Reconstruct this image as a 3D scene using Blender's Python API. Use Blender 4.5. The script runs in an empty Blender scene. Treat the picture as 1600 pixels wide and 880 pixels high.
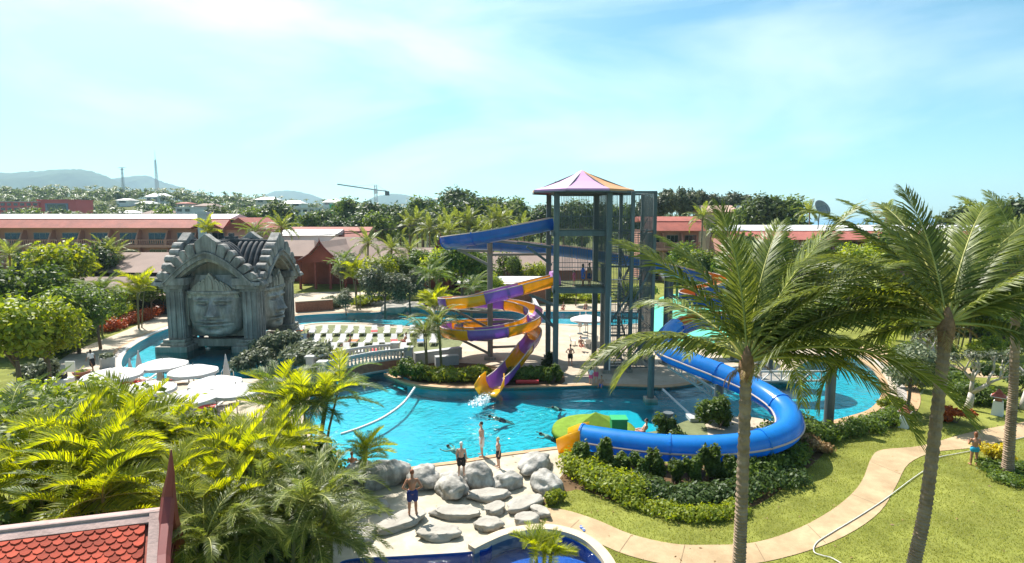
import bpy, math, random
import numpy as np
from mathutils import Vector, Matrix, noise
from mathutils.geometry import delaunay_2d_cdt
R = math.radians
sc = bpy.context.scene
col = sc.collection

# ---------------------------------------------------------------- camera
CAM_H, FPX = 12.0, 900.0
TH = math.atan(100 / FPX)
cam_d = bpy.data.cameras.new('camera')
cam_d.sensor_fit = 'HORIZONTAL'; cam_d.sensor_width = 36.0
cam_d.lens = 36.0 * FPX / 1600.0
cam_d.clip_start = 0.1; cam_d.clip_end = 40000
cam = bpy.data.objects.new('camera', cam_d); col.objects.link(cam)
cam.location = (0, 0, CAM_H); cam.rotation_euler = (R(90) - TH, 0, 0)
sc.camera = cam

# ---------------------------------------------------------------- sky, sun, exposure
SUN_EL, SUN_AZ = R(52), R(-35)          # azimuth from +Y towards +X
world = bpy.data.worlds.new('World'); sc.world = world; world.use_nodes = True
nt = world.node_tree; nt.nodes.clear()
w_out = nt.nodes.new('ShaderNodeOutputWorld'); w_bg = nt.nodes.new('ShaderNodeBackground')
w_sky = nt.nodes.new('ShaderNodeTexSky'); w_sky.sky_type = 'NISHITA'; w_sky.sun_disc = False
w_sky.sun_elevation = SUN_EL; w_sky.sun_rotation = SUN_AZ
w_sky.altitude = 0; w_sky.air_density = 1.0; w_sky.dust_density = 0.35; w_sky.ozone_density = 1.0
w_bg.inputs['Strength'].default_value = 0.072
w_tc = nt.nodes.new('ShaderNodeTexCoord')
w_map = nt.nodes.new('ShaderNodeMapping'); w_map.inputs['Scale'].default_value = (1.0, 0.8, 3.4); w_map.inputs['Rotation'].default_value = (0, R(18), R(20))
w_no = nt.nodes.new('ShaderNodeTexNoise'); w_no.inputs['Scale'].default_value = 1.7; w_no.inputs['Detail'].default_value = 7; w_no.inputs['Roughness'].default_value = 0.52; w_no.inputs['Distortion'].default_value = 0.5
w_rp = nt.nodes.new('ShaderNodeValToRGB'); w_rp.color_ramp.elements[0].position = 0.48; w_rp.color_ramp.elements[1].position = 0.84
w_rp.color_ramp.elements[0].color = (0, 0, 0, 1); w_rp.color_ramp.elements[1].color = (.6, .6, .6, 1)
w_mx = nt.nodes.new('ShaderNodeMixRGB'); w_mx.inputs[2].default_value = (10.2, 11.0, 11.0, 1)
L = nt.links.new
L(w_tc.outputs['Generated'], w_map.inputs['Vector']); L(w_map.outputs[0], w_no.inputs['Vector']); L(w_no.outputs['Fac'], w_rp.inputs[0])
w_dt = nt.nodes.new('ShaderNodeVectorMath'); w_dt.operation = 'DOT_PRODUCT'; w_dt.inputs[1].default_value = (math.sin(SUN_AZ)*math.cos(SUN_EL), math.cos(SUN_AZ)*math.cos(SUN_EL), math.sin(SUN_EL))
w_au = nt.nodes.new('ShaderNodeMapRange'); w_au.interpolation_type = 'SMOOTHSTEP'; w_au.inputs[1].default_value = .60; w_au.inputs[2].default_value = 1.08; w_au.inputs[3].default_value = 0; w_au.inputs[4].default_value = .8
w_ad = nt.nodes.new('ShaderNodeMath'); w_ad.operation = 'ADD'; w_ad.use_clamp = True      # thin veil, brighter round the sun
L(w_tc.outputs['Generated'], w_dt.inputs[0]); L(w_dt.outputs['Value'], w_au.inputs[0]); L(w_rp.outputs[0], w_ad.inputs[0]); L(w_au.outputs[0], w_ad.inputs[1])
L(w_ad.outputs[0], w_mx.inputs[0]); w_ti = nt.nodes.new('ShaderNodeMixRGB'); w_ti.blend_type = 'MULTIPLY'; w_ti.inputs[0].default_value = 1; w_ti.inputs[2].default_value = (.62, 1.04, 1.02, 1)
L(w_sky.outputs[0], w_ti.inputs[1]); L(w_ti.outputs[0], w_mx.inputs[1]); L(w_mx.outputs[0], w_bg.inputs['Color']); L(w_bg.outputs[0], w_out.inputs[0])

sun_d = bpy.data.lights.new('sun', 'SUN'); sun_d.energy = 4.8; sun_d.angle = R(0.53); sun_d.color = (1.0, 0.955, 0.88)
sun = bpy.data.objects.new('sun', sun_d); col.objects.link(sun)
SUN_DIR = Vector((math.sin(SUN_AZ) * math.cos(SUN_EL), math.cos(SUN_AZ) * math.cos(SUN_EL), math.sin(SUN_EL)))
sun.rotation_euler = (-SUN_DIR).to_track_quat('-Z', 'Y').to_euler()
sc.view_settings.view_transform = 'Standard'; sc.view_settings.look = 'None'
sc.view_settings.exposure = 1.1; sc.view_settings.gamma = 1.0; sc.view_settings.use_curve_mapping = False
sc.render.engine = 'CYCLES'
sc.cycles.use_denoising = True; sc.cycles.max_bounces = 7; sc.cycles.transparent_max_bounces = 12
sc.cycles.volume_bounces = 0; sc.cycles.caustics_reflective = False; sc.cycles.caustics_refractive = False

# ---------------------------------------------------------------- where things stand
CT, ST = math.cos(TH), math.sin(TH)
def G(px, py, z=0.0):
    """ground point (height z) seen at a photo pixel"""
    u, v = (px - 800) / FPX, (py - 440) / FPX
    t = (CAM_H - z) / (ST + v * CT)
    return Vector((u * t, t * (CT - v * ST), z))
def P(px, py, Y):
    """point at distance Y in front seen at a photo pixel"""
    u, v = (px - 800) / FPX, (py - 440) / FPX
    t = Y / (CT - v * ST)
    return Vector((u * t, Y, CAM_H - t * (ST + v * CT)))

# ---------------------------------------------------------------- mesh helpers
class MB:
    def __init__(s): s.v = []; s.f = []; s.m = []
    def add(s, vs, fs, m=0):
        o = len(s.v); s.v.extend([tuple(v) for v in vs]); s.f.extend([tuple(i + o for i in f) for f in fs]); s.m.extend([m] * len(fs)); return s
    def box(s, x0, x1, y0, y1, z0, z1, m=0):
        return s.add([(x0,y0,z0),(x1,y0,z0),(x1,y1,z0),(x0,y1,z0),(x0,y0,z1),(x1,y0,z1),(x1,y1,z1),(x0,y1,z1)],
              [(0,3,2,1),(4,5,6,7),(0,1,5,4),(1,2,6,5),(2,3,7,6),(3,0,4,7)], m)
    def bar(s, a, b, w, h=None, m=0, up=(0,0,1)):
        a, b = Vector(a), Vector(b); h = h or w; d = (b - a).normalized(); up = Vector(up)
        if abs(d.dot(up)) > .98: up = Vector((0,1,0))
        x = d.cross(up).normalized() * (w/2); y = x.cross(d).normalized() * (h/2)
        vs = [a-x-y, a+x-y, a+x+y, a-x+y, b-x-y, b+x-y, b+x+y, b-x+y]
        return s.add(vs, [(0,3,2,1),(4,5,6,7),(0,1,5,4),(1,2,6,5),(2,3,7,6),(3,0,4,7)], m)
    def tube(s, pts, r, n=8, m=0, cap=True, up=(0,0,1)):
        pts = [Vector(p) for p in pts]; k = len(pts); rs = r if isinstance(r, (list, tuple)) else [r]*k
        vs = []; prev = None
        for i, p in enumerate(pts):
            d = (pts[min(i+1,k-1)] - pts[max(i-1,0)]).normalized()
            if prev is None:
                u = Vector(up)
                if abs(d.dot(u)) > .95: u = Vector((1,0,0))
                x = d.cross(u).normalized()
            else: x = (prev - d * prev.dot(d)).normalized()
            prev = x; y = d.cross(x)
            for j in range(n):
                a = 2*math.pi*j/n; vs.append(p + (x*math.cos(a) + y*math.sin(a)) * rs[i])
        fs = [(i*n+j, i*n+(j+1)%n, (i+1)*n+(j+1)%n, (i+1)*n+j) for i in range(k-1) for j in range(n)]
        if cap: fs += [tuple(range(n))[::-1], tuple(range((k-1)*n, k*n))]
        return s.add(vs, fs, m)
    def lathe(s, prof, n=16, c=(0,0,0), m=0, cap=True):
        vs = [(c[0]+r*math.cos(2*math.pi*j/n), c[1]+r*math.sin(2*math.pi*j/n), c[2]+z) for r, z in prof for j in range(n)]
        k = len(prof); fs = [(i*n+j, i*n+(j+1)%n, (i+1)*n+(j+1)%n, (i+1)*n+j) for i in range(k-1) for j in range(n)]
        if cap: fs += [tuple(range(n))[::-1], tuple(range((k-1)*n, k*n))]
        return s.add(vs, fs, m)
    def extr(s, poly, vec, m=0):
        n = len(poly); vec = Vector(vec); a = [Vector(p) for p in poly]
        return s.add(a + [p + vec for p in a], [tuple(range(n))[::-1], tuple(range(n, 2*n))] + [(i, (i+1)%n, n+(i+1)%n, n+i) for i in range(n)], m)
    def mesh(s, name, mats, smooth=False):
        me = bpy.data.meshes.new(name); me.from_pydata(s.v, [], s.f)
        for k in (mats if isinstance(mats, (list, tuple)) else [mats]): me.materials.append(k)
        if len(me.materials) > 1: me.polygons.foreach_set('material_index', s.m)
        if smooth: me.polygons.foreach_set('use_smooth', [True]*len(s.f))
        me.update(); return me
    def build(s, name, mats, parent=None, smooth=False, bevel=0):
        o = link(name, s.mesh(name, mats, smooth), parent)
        if bevel:
            b = o.modifiers.new('bevel', 'BEVEL'); b.width = bevel; b.segments = 2; b.limit_method = 'ANGLE'
        return o
WORLD_LOC = {}
def link(name, data, parent=None, local=False):
    o = bpy.data.objects.new(name, data); col.objects.link(o)
    if parent is not None:
        o.parent = parent
        if not local and parent.name in WORLD_LOC: o.matrix_parent_inverse = Matrix.Translation(-WORLD_LOC[parent.name])
    return o
def tag(o, label=None, cat=None, group=None, kind=None):
    if label: o['label'] = label
    if cat: o['category'] = cat
    if group: o['group'] = group
    if kind: o['kind'] = kind
    return o
def thing(name, label, cat, loc=(0,0,0), group=None, local=False, rz=0):
    """Empty at the thing's base; its parts are given in world coordinates unless local"""
    o = bpy.data.objects.new(name, None); col.objects.link(o); o.location = loc; o.rotation_euler = (0, 0, rz); o.empty_display_size = .2
    if not local: WORLD_LOC[o.name] = Vector(loc)
    return tag(o, label, cat, group)
KIDS = {}
def copy_tree(root, loc=None, rz=None, label=None, scale=None):
    def rec(o, parent):
        c = o.copy(); col.objects.link(c); c.parent = parent
        for ch in o.children: rec(ch, c)
        return c
    c = rec(root, None)
    if loc is not None: c.location = loc
    if rz is not None: c.rotation_euler = (0, 0, rz)
    if scale is not None: c.scale = (scale,)*3 if not isinstance(scale, tuple) else scale
    if label: c['label'] = label
    return c
def npmesh(name, V, Fq, mats, smooth=False):
    V = np.asarray(V, dtype=np.float32); Fq = np.asarray(Fq, dtype=np.int32); k = Fq.shape[1]
    me = bpy.data.meshes.new(name); me.vertices.add(len(V)); me.vertices.foreach_set('co', V.ravel())
    me.loops.add(Fq.size); me.loops.foreach_set('vertex_index', Fq.ravel())
    me.polygons.add(len(Fq)); me.polygons.foreach_set('loop_start', np.arange(0, Fq.size, k, dtype=np.int32))
    me.polygons.foreach_set('loop_total', np.full(len(Fq), k, dtype=np.int32))
    if smooth: me.polygons.foreach_set('use_smooth', np.ones(len(Fq), dtype=bool))
    me.materials.append(mats); me.update(calc_edges=True); return me
def catmull(pts, per=8, closed=False):
    pts = [Vector(p) for p in pts]; n = len(pts); out = []
    rng = range(n) if closed else range(n-1)
    for i in rng:
        g = (lambda k: pts[k % n]) if closed else (lambda k: pts[min(max(k,0),n-1)])
        p0,p1,p2,p3 = g(i-1),g(i),g(i+1),g(i+2)
        for j in range(per):
            t = j/per
            out.append(.5*((2*p1)+(p2-p0)*t+(2*p0-5*p1+4*p2-p3)*t*t+(3*p1-p0-3*p2+p3)*t**3))
    if not closed: out.append(pts[-1])
    return out
ORD = ['first','second','third','fourth','fifth','sixth','seventh','eighth','ninth','tenth','eleventh','twelfth','thirteenth','fourteenth','fifteenth','sixteenth','seventeenth','eighteenth','nineteenth','twentieth']

# ---------------------------------------------------------------- materials
MATS = {}
def mat(name, c, rough=.6, var=.18, scale=3.0, bump=0.0, bscale=None, metal=0.0, c2=None, spec=.4, coat=0.0, detail=6):
    if name in MATS: return MATS[name]
    m = bpy.data.materials.new(name); m.use_nodes = True; t = m.node_tree; b = t.nodes['Principled BSDF']
    b.inputs['Roughness'].default_value = rough; b.inputs['Metallic'].default_value = metal; b.inputs['Specular IOR Level'].default_value = spec
    if coat: b.inputs['Coat Weight'].default_value = coat; b.inputs['Coat Roughness'].default_value = .12
    tc = t.nodes.new('ShaderNodeTexCoord'); no = t.nodes.new('ShaderNodeTexNoise'); no.inputs['Scale'].default_value = scale; no.inputs['Detail'].default_value = detail; no.inputs['Roughness'].default_value = .62
    t.links.new(tc.outputs['Object'], no.inputs['Vector'])
    rp = t.nodes.new('ShaderNodeValToRGB'); e = rp.color_ramp.elements; e[0].position = .3; e[1].position = .7
    lo = c2 if c2 else tuple(max(0, k*(1-var)) for k in c); hi = c if c2 else tuple(min(1, k*(1+var)) for k in c)
    e[0].color = (*lo, 1); e[1].color = (*hi, 1)
    t.links.new(no.outputs['Fac'], rp.inputs[0]); t.links.new(rp.outputs[0], b.inputs['Base Color'])
    if bump:
        n2 = t.nodes.new('ShaderNodeTexNoise'); n2.inputs['Scale'].default_value = bscale or scale*5; n2.inputs['Detail'].default_value = 5
        bp = t.nodes.new('ShaderNodeBump'); bp.inputs['Strength'].default_value = bump; bp.inputs['Distance'].default_value = .05
        t.links.new(tc.outputs['Object'], n2.inputs['Vector']); t.links.new(n2.outputs['Fac'], bp.inputs['Height']); t.links.new(bp.outputs[0], b.inputs['Normal'])
    MATS[name] = m; return m
def streaks(m, sx=1.6, sz=.12, dark=.58):
    t = m.node_tree; b = t.nodes['Principled BSDF']; src = b.inputs['Base Color'].links[0].from_socket
    tc = t.nodes.new('ShaderNodeTexCoord'); mp = t.nodes.new('ShaderNodeMapping'); mp.inputs['Scale'].default_value = (sx,sx,sz); no = t.nodes.new('ShaderNodeTexNoise'); no.inputs['Scale'].default_value = 1.6; no.inputs['Detail'].default_value = 8; no.inputs['Roughness'].default_value = .7
    rp = t.nodes.new('ShaderNodeValToRGB'); rp.color_ramp.elements[0].position = .42; rp.color_ramp.elements[1].position = .62; rp.color_ramp.elements[0].color = (dark,dark,dark*.97,1); rp.color_ramp.elements[1].color = (1,1,1,1)
    mx = t.nodes.new('ShaderNodeMixRGB'); mx.blend_type = 'MULTIPLY'; mx.inputs[0].default_value = 1
    t.links.new(tc.outputs['Object'], mp.inputs[0]); t.links.new(mp.outputs[0], no.inputs[0]); t.links.new(no.outputs[0], rp.inputs[0]); t.links.new(src, mx.inputs[1]); t.links.new(rp.outputs[0], mx.inputs[2]); t.links.new(mx.outputs[0], b.inputs['Base Color']); return m
def leaf(name, dark, bright, trans=.4, rough=.5):
    if name in MATS: return MATS[name]
    m = bpy.data.materials.new(name); m.use_nodes = True; t = m.node_tree; b = t.nodes['Principled BSDF']; out = t.nodes['Material Output']
    b.inputs['Roughness'].default_value = rough; b.inputs['Specular IOR Level'].default_value = .35
    ge = t.nodes.new('ShaderNodeNewGeometry'); oi = t.nodes.new('ShaderNodeObjectInfo')
    rp = t.nodes.new('ShaderNodeMixRGB'); rp.inputs[1].default_value = (*dark, 1); rp.inputs[2].default_value = (*bright, 1)
    t.links.new(ge.outputs['Random Per Island'], rp.inputs[0])
    hs = t.nodes.new('ShaderNodeHueSaturation'); mr = t.nodes.new('ShaderNodeMapRange'); mr.inputs[3].default_value = .78; mr.inputs[4].default_value = 1.2
    t.links.new(oi.outputs['Random'], mr.inputs[0]); t.links.new(mr.outputs[0], hs.inputs['Value']); t.links.new(rp.outputs[0], hs.inputs['Color'])
    t.links.new(hs.outputs[0], b.inputs['Base Color'])
    tr = t.nodes.new('ShaderNodeBsdfTranslucent'); h2 = t.nodes.new('ShaderNodeHueSaturation'); h2.inputs['Hue'].default_value = .485; h2.inputs['Value'].default_value = 1.5; h2.inputs['Saturation'].default_value = 1.1
    t.links.new(hs.outputs[0], h2.inputs['Color']); t.links.new(h2.outputs[0], tr.inputs['Color'])
    mx = t.nodes.new('ShaderNodeMixShader'); mx.inputs[0].default_value = trans
    t.links.new(b.outputs[0], mx.inputs[1]); t.links.new(tr.outputs[0], mx.inputs[2]); t.links.new(mx.outputs[0], out.inputs[0])
    MATS[name] = m; return m
def glass_mat():
    m = mat('window_glass', (.02,.03,.035), .08, .2, 1.0, spec=.8); return m
def water_mat(name, tint, scale, strength, dist=.06):
    m = bpy.data.materials.new(name); m.use_nodes = True; t = m.node_tree; t.nodes.clear()
    out = t.nodes.new('ShaderNodeOutputMaterial'); tr = t.nodes.new('ShaderNodeBsdfTransparent'); gl = t.nodes.new('ShaderNodeBsdfGlossy'); gl.inputs['Roughness'].default_value = .06
    tr.inputs[0].default_value = (*tint, 1); fr = t.nodes.new('ShaderNodeFresnel'); fr.inputs[0].default_value = 1.33
    tc = t.nodes.new('ShaderNodeTexCoord'); no = t.nodes.new('ShaderNodeTexNoise'); no.inputs['Scale'].default_value = scale; no.inputs['Detail'].default_value = 5; no.inputs['Distortion'].default_value = .6
    bp = t.nodes.new('ShaderNodeBump'); bp.inputs['Strength'].default_value = strength; bp.inputs['Distance'].default_value = dist
    nb_ = t.nodes.new('ShaderNodeTexNoise'); nb_.inputs['Scale'].default_value = .22; nb_.inputs['Detail'].default_value = 3; mu = t.nodes.new('ShaderNodeMapRange'); mu.inputs[1].default_value = .35; mu.inputs[2].default_value = .65; mu.inputs[3].default_value = .15; mu.inputs[4].default_value = strength*1.2
    t.links.new(tc.outputs['Object'], nb_.inputs[0]); t.links.new(nb_.outputs[0], mu.inputs[0]); t.links.new(mu.outputs[0], bp.inputs['Strength'])
    t.links.new(tc.outputs['Object'], no.inputs[0]); t.links.new(no.outputs[0], bp.inputs['Height'])
    t.links.new(bp.outputs[0], gl.inputs['Normal']); t.links.new(bp.outputs[0], fr.inputs['Normal'])
    mx = t.nodes.new('ShaderNodeMixShader'); t.links.new(fr.outputs[0], mx.inputs[0]); t.links.new(tr.outputs[0], mx.inputs[1]); t.links.new(gl.outputs[0], mx.inputs[2]); t.links.new(mx.outputs[0], out.inputs[0])
    return m
L_rachis = mat('frond_stalk', (.34,.33,.08), .5, .2, 2)
M_lawn = mat('lawn_grass', (.28,.29,.065), .9, .3, .5, .6, 25, c2=(.18,.20,.04), spec=.1, detail=10)
M_deck = mat('beige_deck', (.50,.42,.32), .8, .1, .7, .15, 20, c2=(.40,.32,.235), detail=9)
streaks(M_lawn, .25, .25, .66); streaks(M_deck, .35, .35, .8)
M_path = mat('tan_path', (.50,.37,.22), .8, .14, .6, .2, 30, c2=(.37,.25,.14), detail=10)
M_beach = mat('pale_wash', (.54,.48,.38), .45, .12, 1.2, .3, 30, c2=(.42,.355,.25), detail=9)
streaks(M_path, .5, .5, .78); streaks(M_beach, .5, .5, .75)
M_turf = mat('artificial_turf', (.16,.175,.085), .9, .2, 2, .3, 40, spec=.1)
M_soil = mat('bed_soil', (.12,.075,.04), .95, .35, 1.5, .5, 12, spec=.1)
M_pad = mat('green_pad', (.10,.50,.34), .5, .06, .5)
M_stone = mat('weathered_stone', (.45,.42,.385), .75, .4, .55, .55, 7, c2=(.165,.155,.148), detail=12)
M_stone_tan = mat('tan_stone', (.48,.43,.35), .7, .3, .45, .4, 8, c2=(.26,.24,.205), detail=12)
streaks(M_stone); streaks(M_stone_tan)
M_boulder = mat('pale_boulder', (.54,.51,.46), .8, .25, 2.0, 1.0, 6, c2=(.27,.255,.235), detail=10)
streaks(M_boulder, 1.2, .7, .62)
M_flat = mat('flat_stone', (.40,.37,.32), .8, .3, 1.5, .5, 8, c2=(.26,.235,.20), detail=10)
M_steel = mat('grey_painted_steel', (.115,.135,.14), .5, .12, .6)
streaks(M_steel, 1.2, .15, .72)
M_brownsteel = mat('taupe_steel', (.22,.19,.16), .55, .12, .6)
M_white = mat('white_paint', (.70,.69,.67), .6, .05, 1.5)
M_umb = mat('white_canvas', (.56,.54,.52), .8, .04, 1.5)
M_bark = mat('palm_bark', (.36,.26,.18), .9, .35, 2.2, .6, 18, c2=(.17,.11,.07), detail=9)
M_wood = mat('tree_bark', (.20,.15,.11), .9, .3, 2.5, .5, 14, c2=(.10,.075,.055))
M_brick = mat('red_brick', (.30,.13,.08), .85, .3, 5, .3, 20)
M_pink = mat('pink_render', (.50,.25,.20), .8, .1, .25)
M_redroof = mat('red_tile_roof', (.30,.075,.05), .75, .25, .5, .3, 9)
M_brownroof = mat('brown_roof', (.24,.165,.135), .85, .15, .3, .2, 6)
M_whiteroof = mat('pale_metal_roof', (.62,.60,.58), .5, .06, .3)
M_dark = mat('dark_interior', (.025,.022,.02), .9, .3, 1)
M_glass = glass_mat()
L_coco = leaf('coconut_leaf', (.075,.11,.018), (.22,.255,.05), .48, .42)
L_areca = leaf('areca_leaf', (.15,.20,.02), (.40,.42,.04), .55, .45)
L_dark = leaf('dark_leaf', (.03,.06,.014), (.085,.13,.03), .38)
L_mid = leaf('mid_leaf', (.05,.09,.015), (.14,.20,.03), .45)
L_bright = leaf('bright_leaf', (.12,.18,.018), (.32,.36,.04), .5)
L_grey = leaf('greygreen_leaf', (.07,.095,.05), (.19,.21,.12), .3)
L_red = leaf('orange_leaf', (.30,.06,.015), (.55,.16,.03), .3)
L_dry = leaf('dry_leaf', (.22,.13,.05), (.42,.28,.12), .25)
L_far = leaf('distant_leaf', (.04,.07,.02), (.12,.16,.045), .38)

# ================================================================ GROUND
rngG = random.Random(3)
def poly_px(pts, per=6, z=0.0):
    return [Vector((p.x, p.y)) for p in catmull([G(x, y, z) for x, y in pts], per, True)]
pool_front = poly_px([(548,586),(600,586),(640,600),(700,607),(770,607),(870,605),(930,603),(1000,605),(1040,606),(1085,600),(1130,588),(1165,597),(1200,600),(1232,588),(1255,568),(1290,556),(1335,560),(1368,575),(1385,600),(1386,622),(1368,642),(1335,653),(1290,662),(1235,664),(1170,652),(1090,654),(1045,668),(1003,676),(972,660),(940,648),(908,654),(893,672),(890,690),(865,699),(835,702),(780,709),(720,719),(680,724),(640,730),(600,737),(545,738),(510,718),(485,680),(478,640),(500,602)])
pool_temple = poly_px([(190,570),(200,548),(228,529),(268,512),(320,498),(380,492),(440,497),(470,493),(520,490),(590,488),(630,483),(700,486),(780,487),(880,487),(960,487),(1000,490),(1000,505),(950,508),(870,506),(800,503),(740,507),(690,511),(650,511),(600,506),(540,504),(490,505),(455,512),(440,535),(470,556),(540,570),(612,583),(640,598),(560,606),(505,598),(440,594),(380,592),(300,593),(240,592),(208,583)])
pool_low = poly_px([(530,890),(545,874),(640,868),(750,860),(775,846),(812,836),(850,833),(890,841),(920,858),(945,890),(940,940),(700,960),(540,940)])
deck = poly_px([(70,600),(98,560),(150,535),(200,515),(275,482),(330,474),(420,468),(470,462),(560,462),(640,474),(700,476),(860,476),(1000,474),(1030,490),(1110,515),(1130,560),(1180,566),(1235,548),(1330,543),(1392,566),(1414,606),(1412,640),(1372,655),(1300,669),(1200,674),(1090,690),(900,700),(700,700),(480,705),(400,715),(180,705),(70,650)], 4)
beach = poly_px([(535,735),(600,720),(700,705),(790,700),(870,695),(892,702),(880,740),(855,765),(848,790),(842,812),(836,826),(812,836),(775,846),(750,860),(640,868),(545,874),(520,890),(500,830),(515,770)], 4)
path = poly_px([(846,797),(880,797),(930,812),(985,835),(1050,850),(1110,852),(1180,848),(1250,825),(1310,790),(1345,755),(1362,715),(1380,703),(1440,697),(1500,680),(1560,667),(1640,655),(1640,672),(1590,685),(1520,700),(1460,707),(1420,725),(1400,760),(1375,800),(1320,838),(1240,868),(1150,885),(1060,885),(980,868),(910,838),(870,823),(840,820)], 4)
path2 = poly_px([(1330,548),(1380,540),(1450,560),(1510,575),(1560,580),(1560,590),(1500,588),(1440,578),(1395,562)], 4)
turf = poly_px([(448,528),(500,509),(560,510),(640,514),(690,520),(722,532),(705,548),(640,558),(540,566),(470,554)], 4)
turf2 = poly_px([(893,690),(890,672),(908,654),(940,647),(972,659),(1003,675),(1045,667),(1092,653),(1100,690),(1000,705),(920,702)], 4)
bed_island = poly_px([(613,584),(622,570),(680,566),(760,570),(800,578),(845,572),(872,576),(876,602),(770,605),(700,605),(640,598)], 4)
bed_hedge = poly_px([(872,705),(900,700),(960,712),(1050,725),(1150,715),(1200,680),(1235,668),(1300,672),(1290,705),(1240,750),(1170,795),(1080,806),(980,790),(900,765),(850,790),(845,765)], 4)
pad = poly_px([(1022,520),(1020,480),(1040,462),(1100,458),(1180,470),(1180,500),(1120,535),(1060,540)], 4)
walk_back = poly_px([(440,462),(560,456),(640,470),(640,476),(560,482),(500,487),(440,491)], 4)
ZONES = [('pool', pool_front), ('pool', pool_temple), ('low', pool_low), ('beach', beach), ('path', path), ('path', path2), ('turf', turf), ('turf', turf2), ('soil', bed_island), ('soil', bed_hedge), ('pad', pad), ('deck', deck), ('deck', walk_back)]
def inside(poly, pts):
    x, y = pts[:,0], pts[:,1]; r = np.zeros(len(pts), bool); n = len(poly); j = n-1
    for i in range(n):
        xi, yi, xj, yj = poly[i][0], poly[i][1], poly[j][0], poly[j][1]
        if yi != yj:
            c = ((yi > y) != (yj > y)) & (x < (xj-xi)*(y-yi)/(yj-yi)+xi); r ^= c
        j = i
    return r
NX0, NX1, NY0, NY1 = -170., 170., 4., 170.
cv, ce = [], []
for _, pl in ZONES:
    b = len(cv); cv += list(pl); ce += [(b+i, b+(i+1) % len(pl)) for i in range(len(pl))]
b = len(cv); cv += [Vector(q) for q in ((NX0,NY0),(NX1,NY0),(NX1,NY1),(NX0,NY1))]; ce += [(b,b+1),(b+1,b+2),(b+2,b+3),(b+3,b)]
for gx in np.arange(NX0+8, NX1, 8.):
    for gy in np.arange(NY0+6, NY1, 8.): cv.append(Vector((gx + rngG.uniform(-1,1), gy + rngG.uniform(-1,1))))
ov, oe, of, _, _, _ = delaunay_2d_cdt(cv, ce, [], 0, 1e-4)
GV = np.array([(p.x, p.y) for p in ov]); GF = np.array([f for f in of if len(f) == 3])
ar = (GV[GF[:,1],0]-GV[GF[:,0],0])*(GV[GF[:,2],1]-GV[GF[:,0],1]) - (GV[GF[:,1],1]-GV[GF[:,0],1])*(GV[GF[:,2],0]-GV[GF[:,0],0])
GF[ar < 0] = GF[ar < 0][:, ::-1]; GF = GF[np.abs(ar) > 1e-7]
cent = GV[GF].mean(1); zone = np.full(len(GF), 'lawn', dtype=object); done = np.zeros(len(GF), bool)
for nm, pl in ZONES:
    k = inside([(p.x,p.y) for p in pl], cent) & ~done; zone[k] = nm; done |= k
def zone_mesh(names, z, name, m):
    k = np.isin(zone, names); f = GF[k]; u, inv = np.unique(f, return_inverse=True)
    V = np.c_[GV[u], np.full(len(u), z)]
    return npmesh(name, V, inv.reshape(-1,3), m)
def zone_edges(names):
    k = np.isin(zone, names); cnt = {}
    for f in GF[k]:
        for a, c in ((f[0],f[1]),(f[1],f[2]),(f[2],f[0])):
            if (c,a) in cnt: del cnt[(c,a)]
            else: cnt[(a,c)] = 1
    return list(cnt)
for nm, z, oname, m in (('lawn',0,'lawn',M_lawn),('deck',.012,'pool_deck',M_deck),('path',.02,'garden_path',M_path),('beach',.0,'shallow_wash_slab',M_beach),('turf',.016,'green_turf',M_turf),('soil',.0,'planting_bed',M_soil),('pad',.008,'green_splash_pad',M_pad)):
    tag(link(oname, zone_mesh([nm], z, oname, m)), kind='structure')
M_tile = mat('turquoise_pool_tile', (.022,.44,.48), .5, .12, .22, c2=(.012,.30,.40), detail=4)
M_tile2 = mat('blue_pool_tile', (.02,.14,.36), .5, .2, .5, c2=(.012,.08,.26))
def basin(names, zw, zf, mfloor, mw, wname, fname):
    tag(link(fname, zone_mesh(names, zf, fname, mfloor)), kind='structure')
    mb = MB()
    for a, c in zone_edges(names):
        mb.add([(*GV[a],0.0),(*GV[c],0.0),(*GV[c],zf),(*GV[a],zf)], [(0,1,2,3)])
    tag(mb.build(fname.replace('floor','wall'), mfloor), kind='structure')
    tag(link(wname, zone_mesh(names, zw, wname, mw)), kind='structure')
M_water = water_mat('pool_water', (.50,.92,.97), 2.2, 1.0, .16)
basin(['pool'], -.10, -.85, M_tile, M_water, 'pool_water', 'pool_floor')
basin(['low'], -.06, -.6, M_tile2, water_mat('deep_pool_water', (.55,.72,.98), 2.6, 1.0, .16), 'lower_pool_water', 'lower_pool_floor')
def ribbon(pts, w, z0, z1, m, name, side=0):
    """flat kerb following a line; side -1/0/1 shifts it"""
    mb = MB(); pts = [Vector((p[0], p[1])) for p in pts]; n = len(pts); Lf, Rt = [], []
    for i, p in enumerate(pts):
        d = (pts[min(i+1,n-1)] - pts[max(i-1,0)]).normalized(); nn = Vector((-d.y, d.x))
        Lf.append(p + nn*w*(.5+side*.5)); Rt.append(p - nn*w*(.5-side*.5))
    vs = []
    for a, c in zip(Lf, Rt): vs += [(a.x,a.y,z0),(a.x,a.y,z1),(c.x,c.y,z1),(c.x,c.y,z0)]
    fs = [(4*i+k, 4*i+4+k, 4*i+4+(k+1)%4, 4*i+(k+1)%4) for i in range(n-1) for k in range(3)] + [(0,1,2,3),(4*n-1,4*n-2,4*n-3,4*n-4)]
    mb.add(vs, fs); return tag(mb.build(name, m), kind='structure')
def line_px(pts, per=6): return catmull([G(x, y) for x, y in pts], per)
M_cope = mat('tan_coping', (.48,.30,.16), .75, .2, 2, .2, 18, c2=(.36,.22,.12))
M_pebble = mat('pebble_band', (.50,.45,.40), .8, .4, 9, .8, 10, c2=(.20,.17,.15), detail=3)
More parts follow.
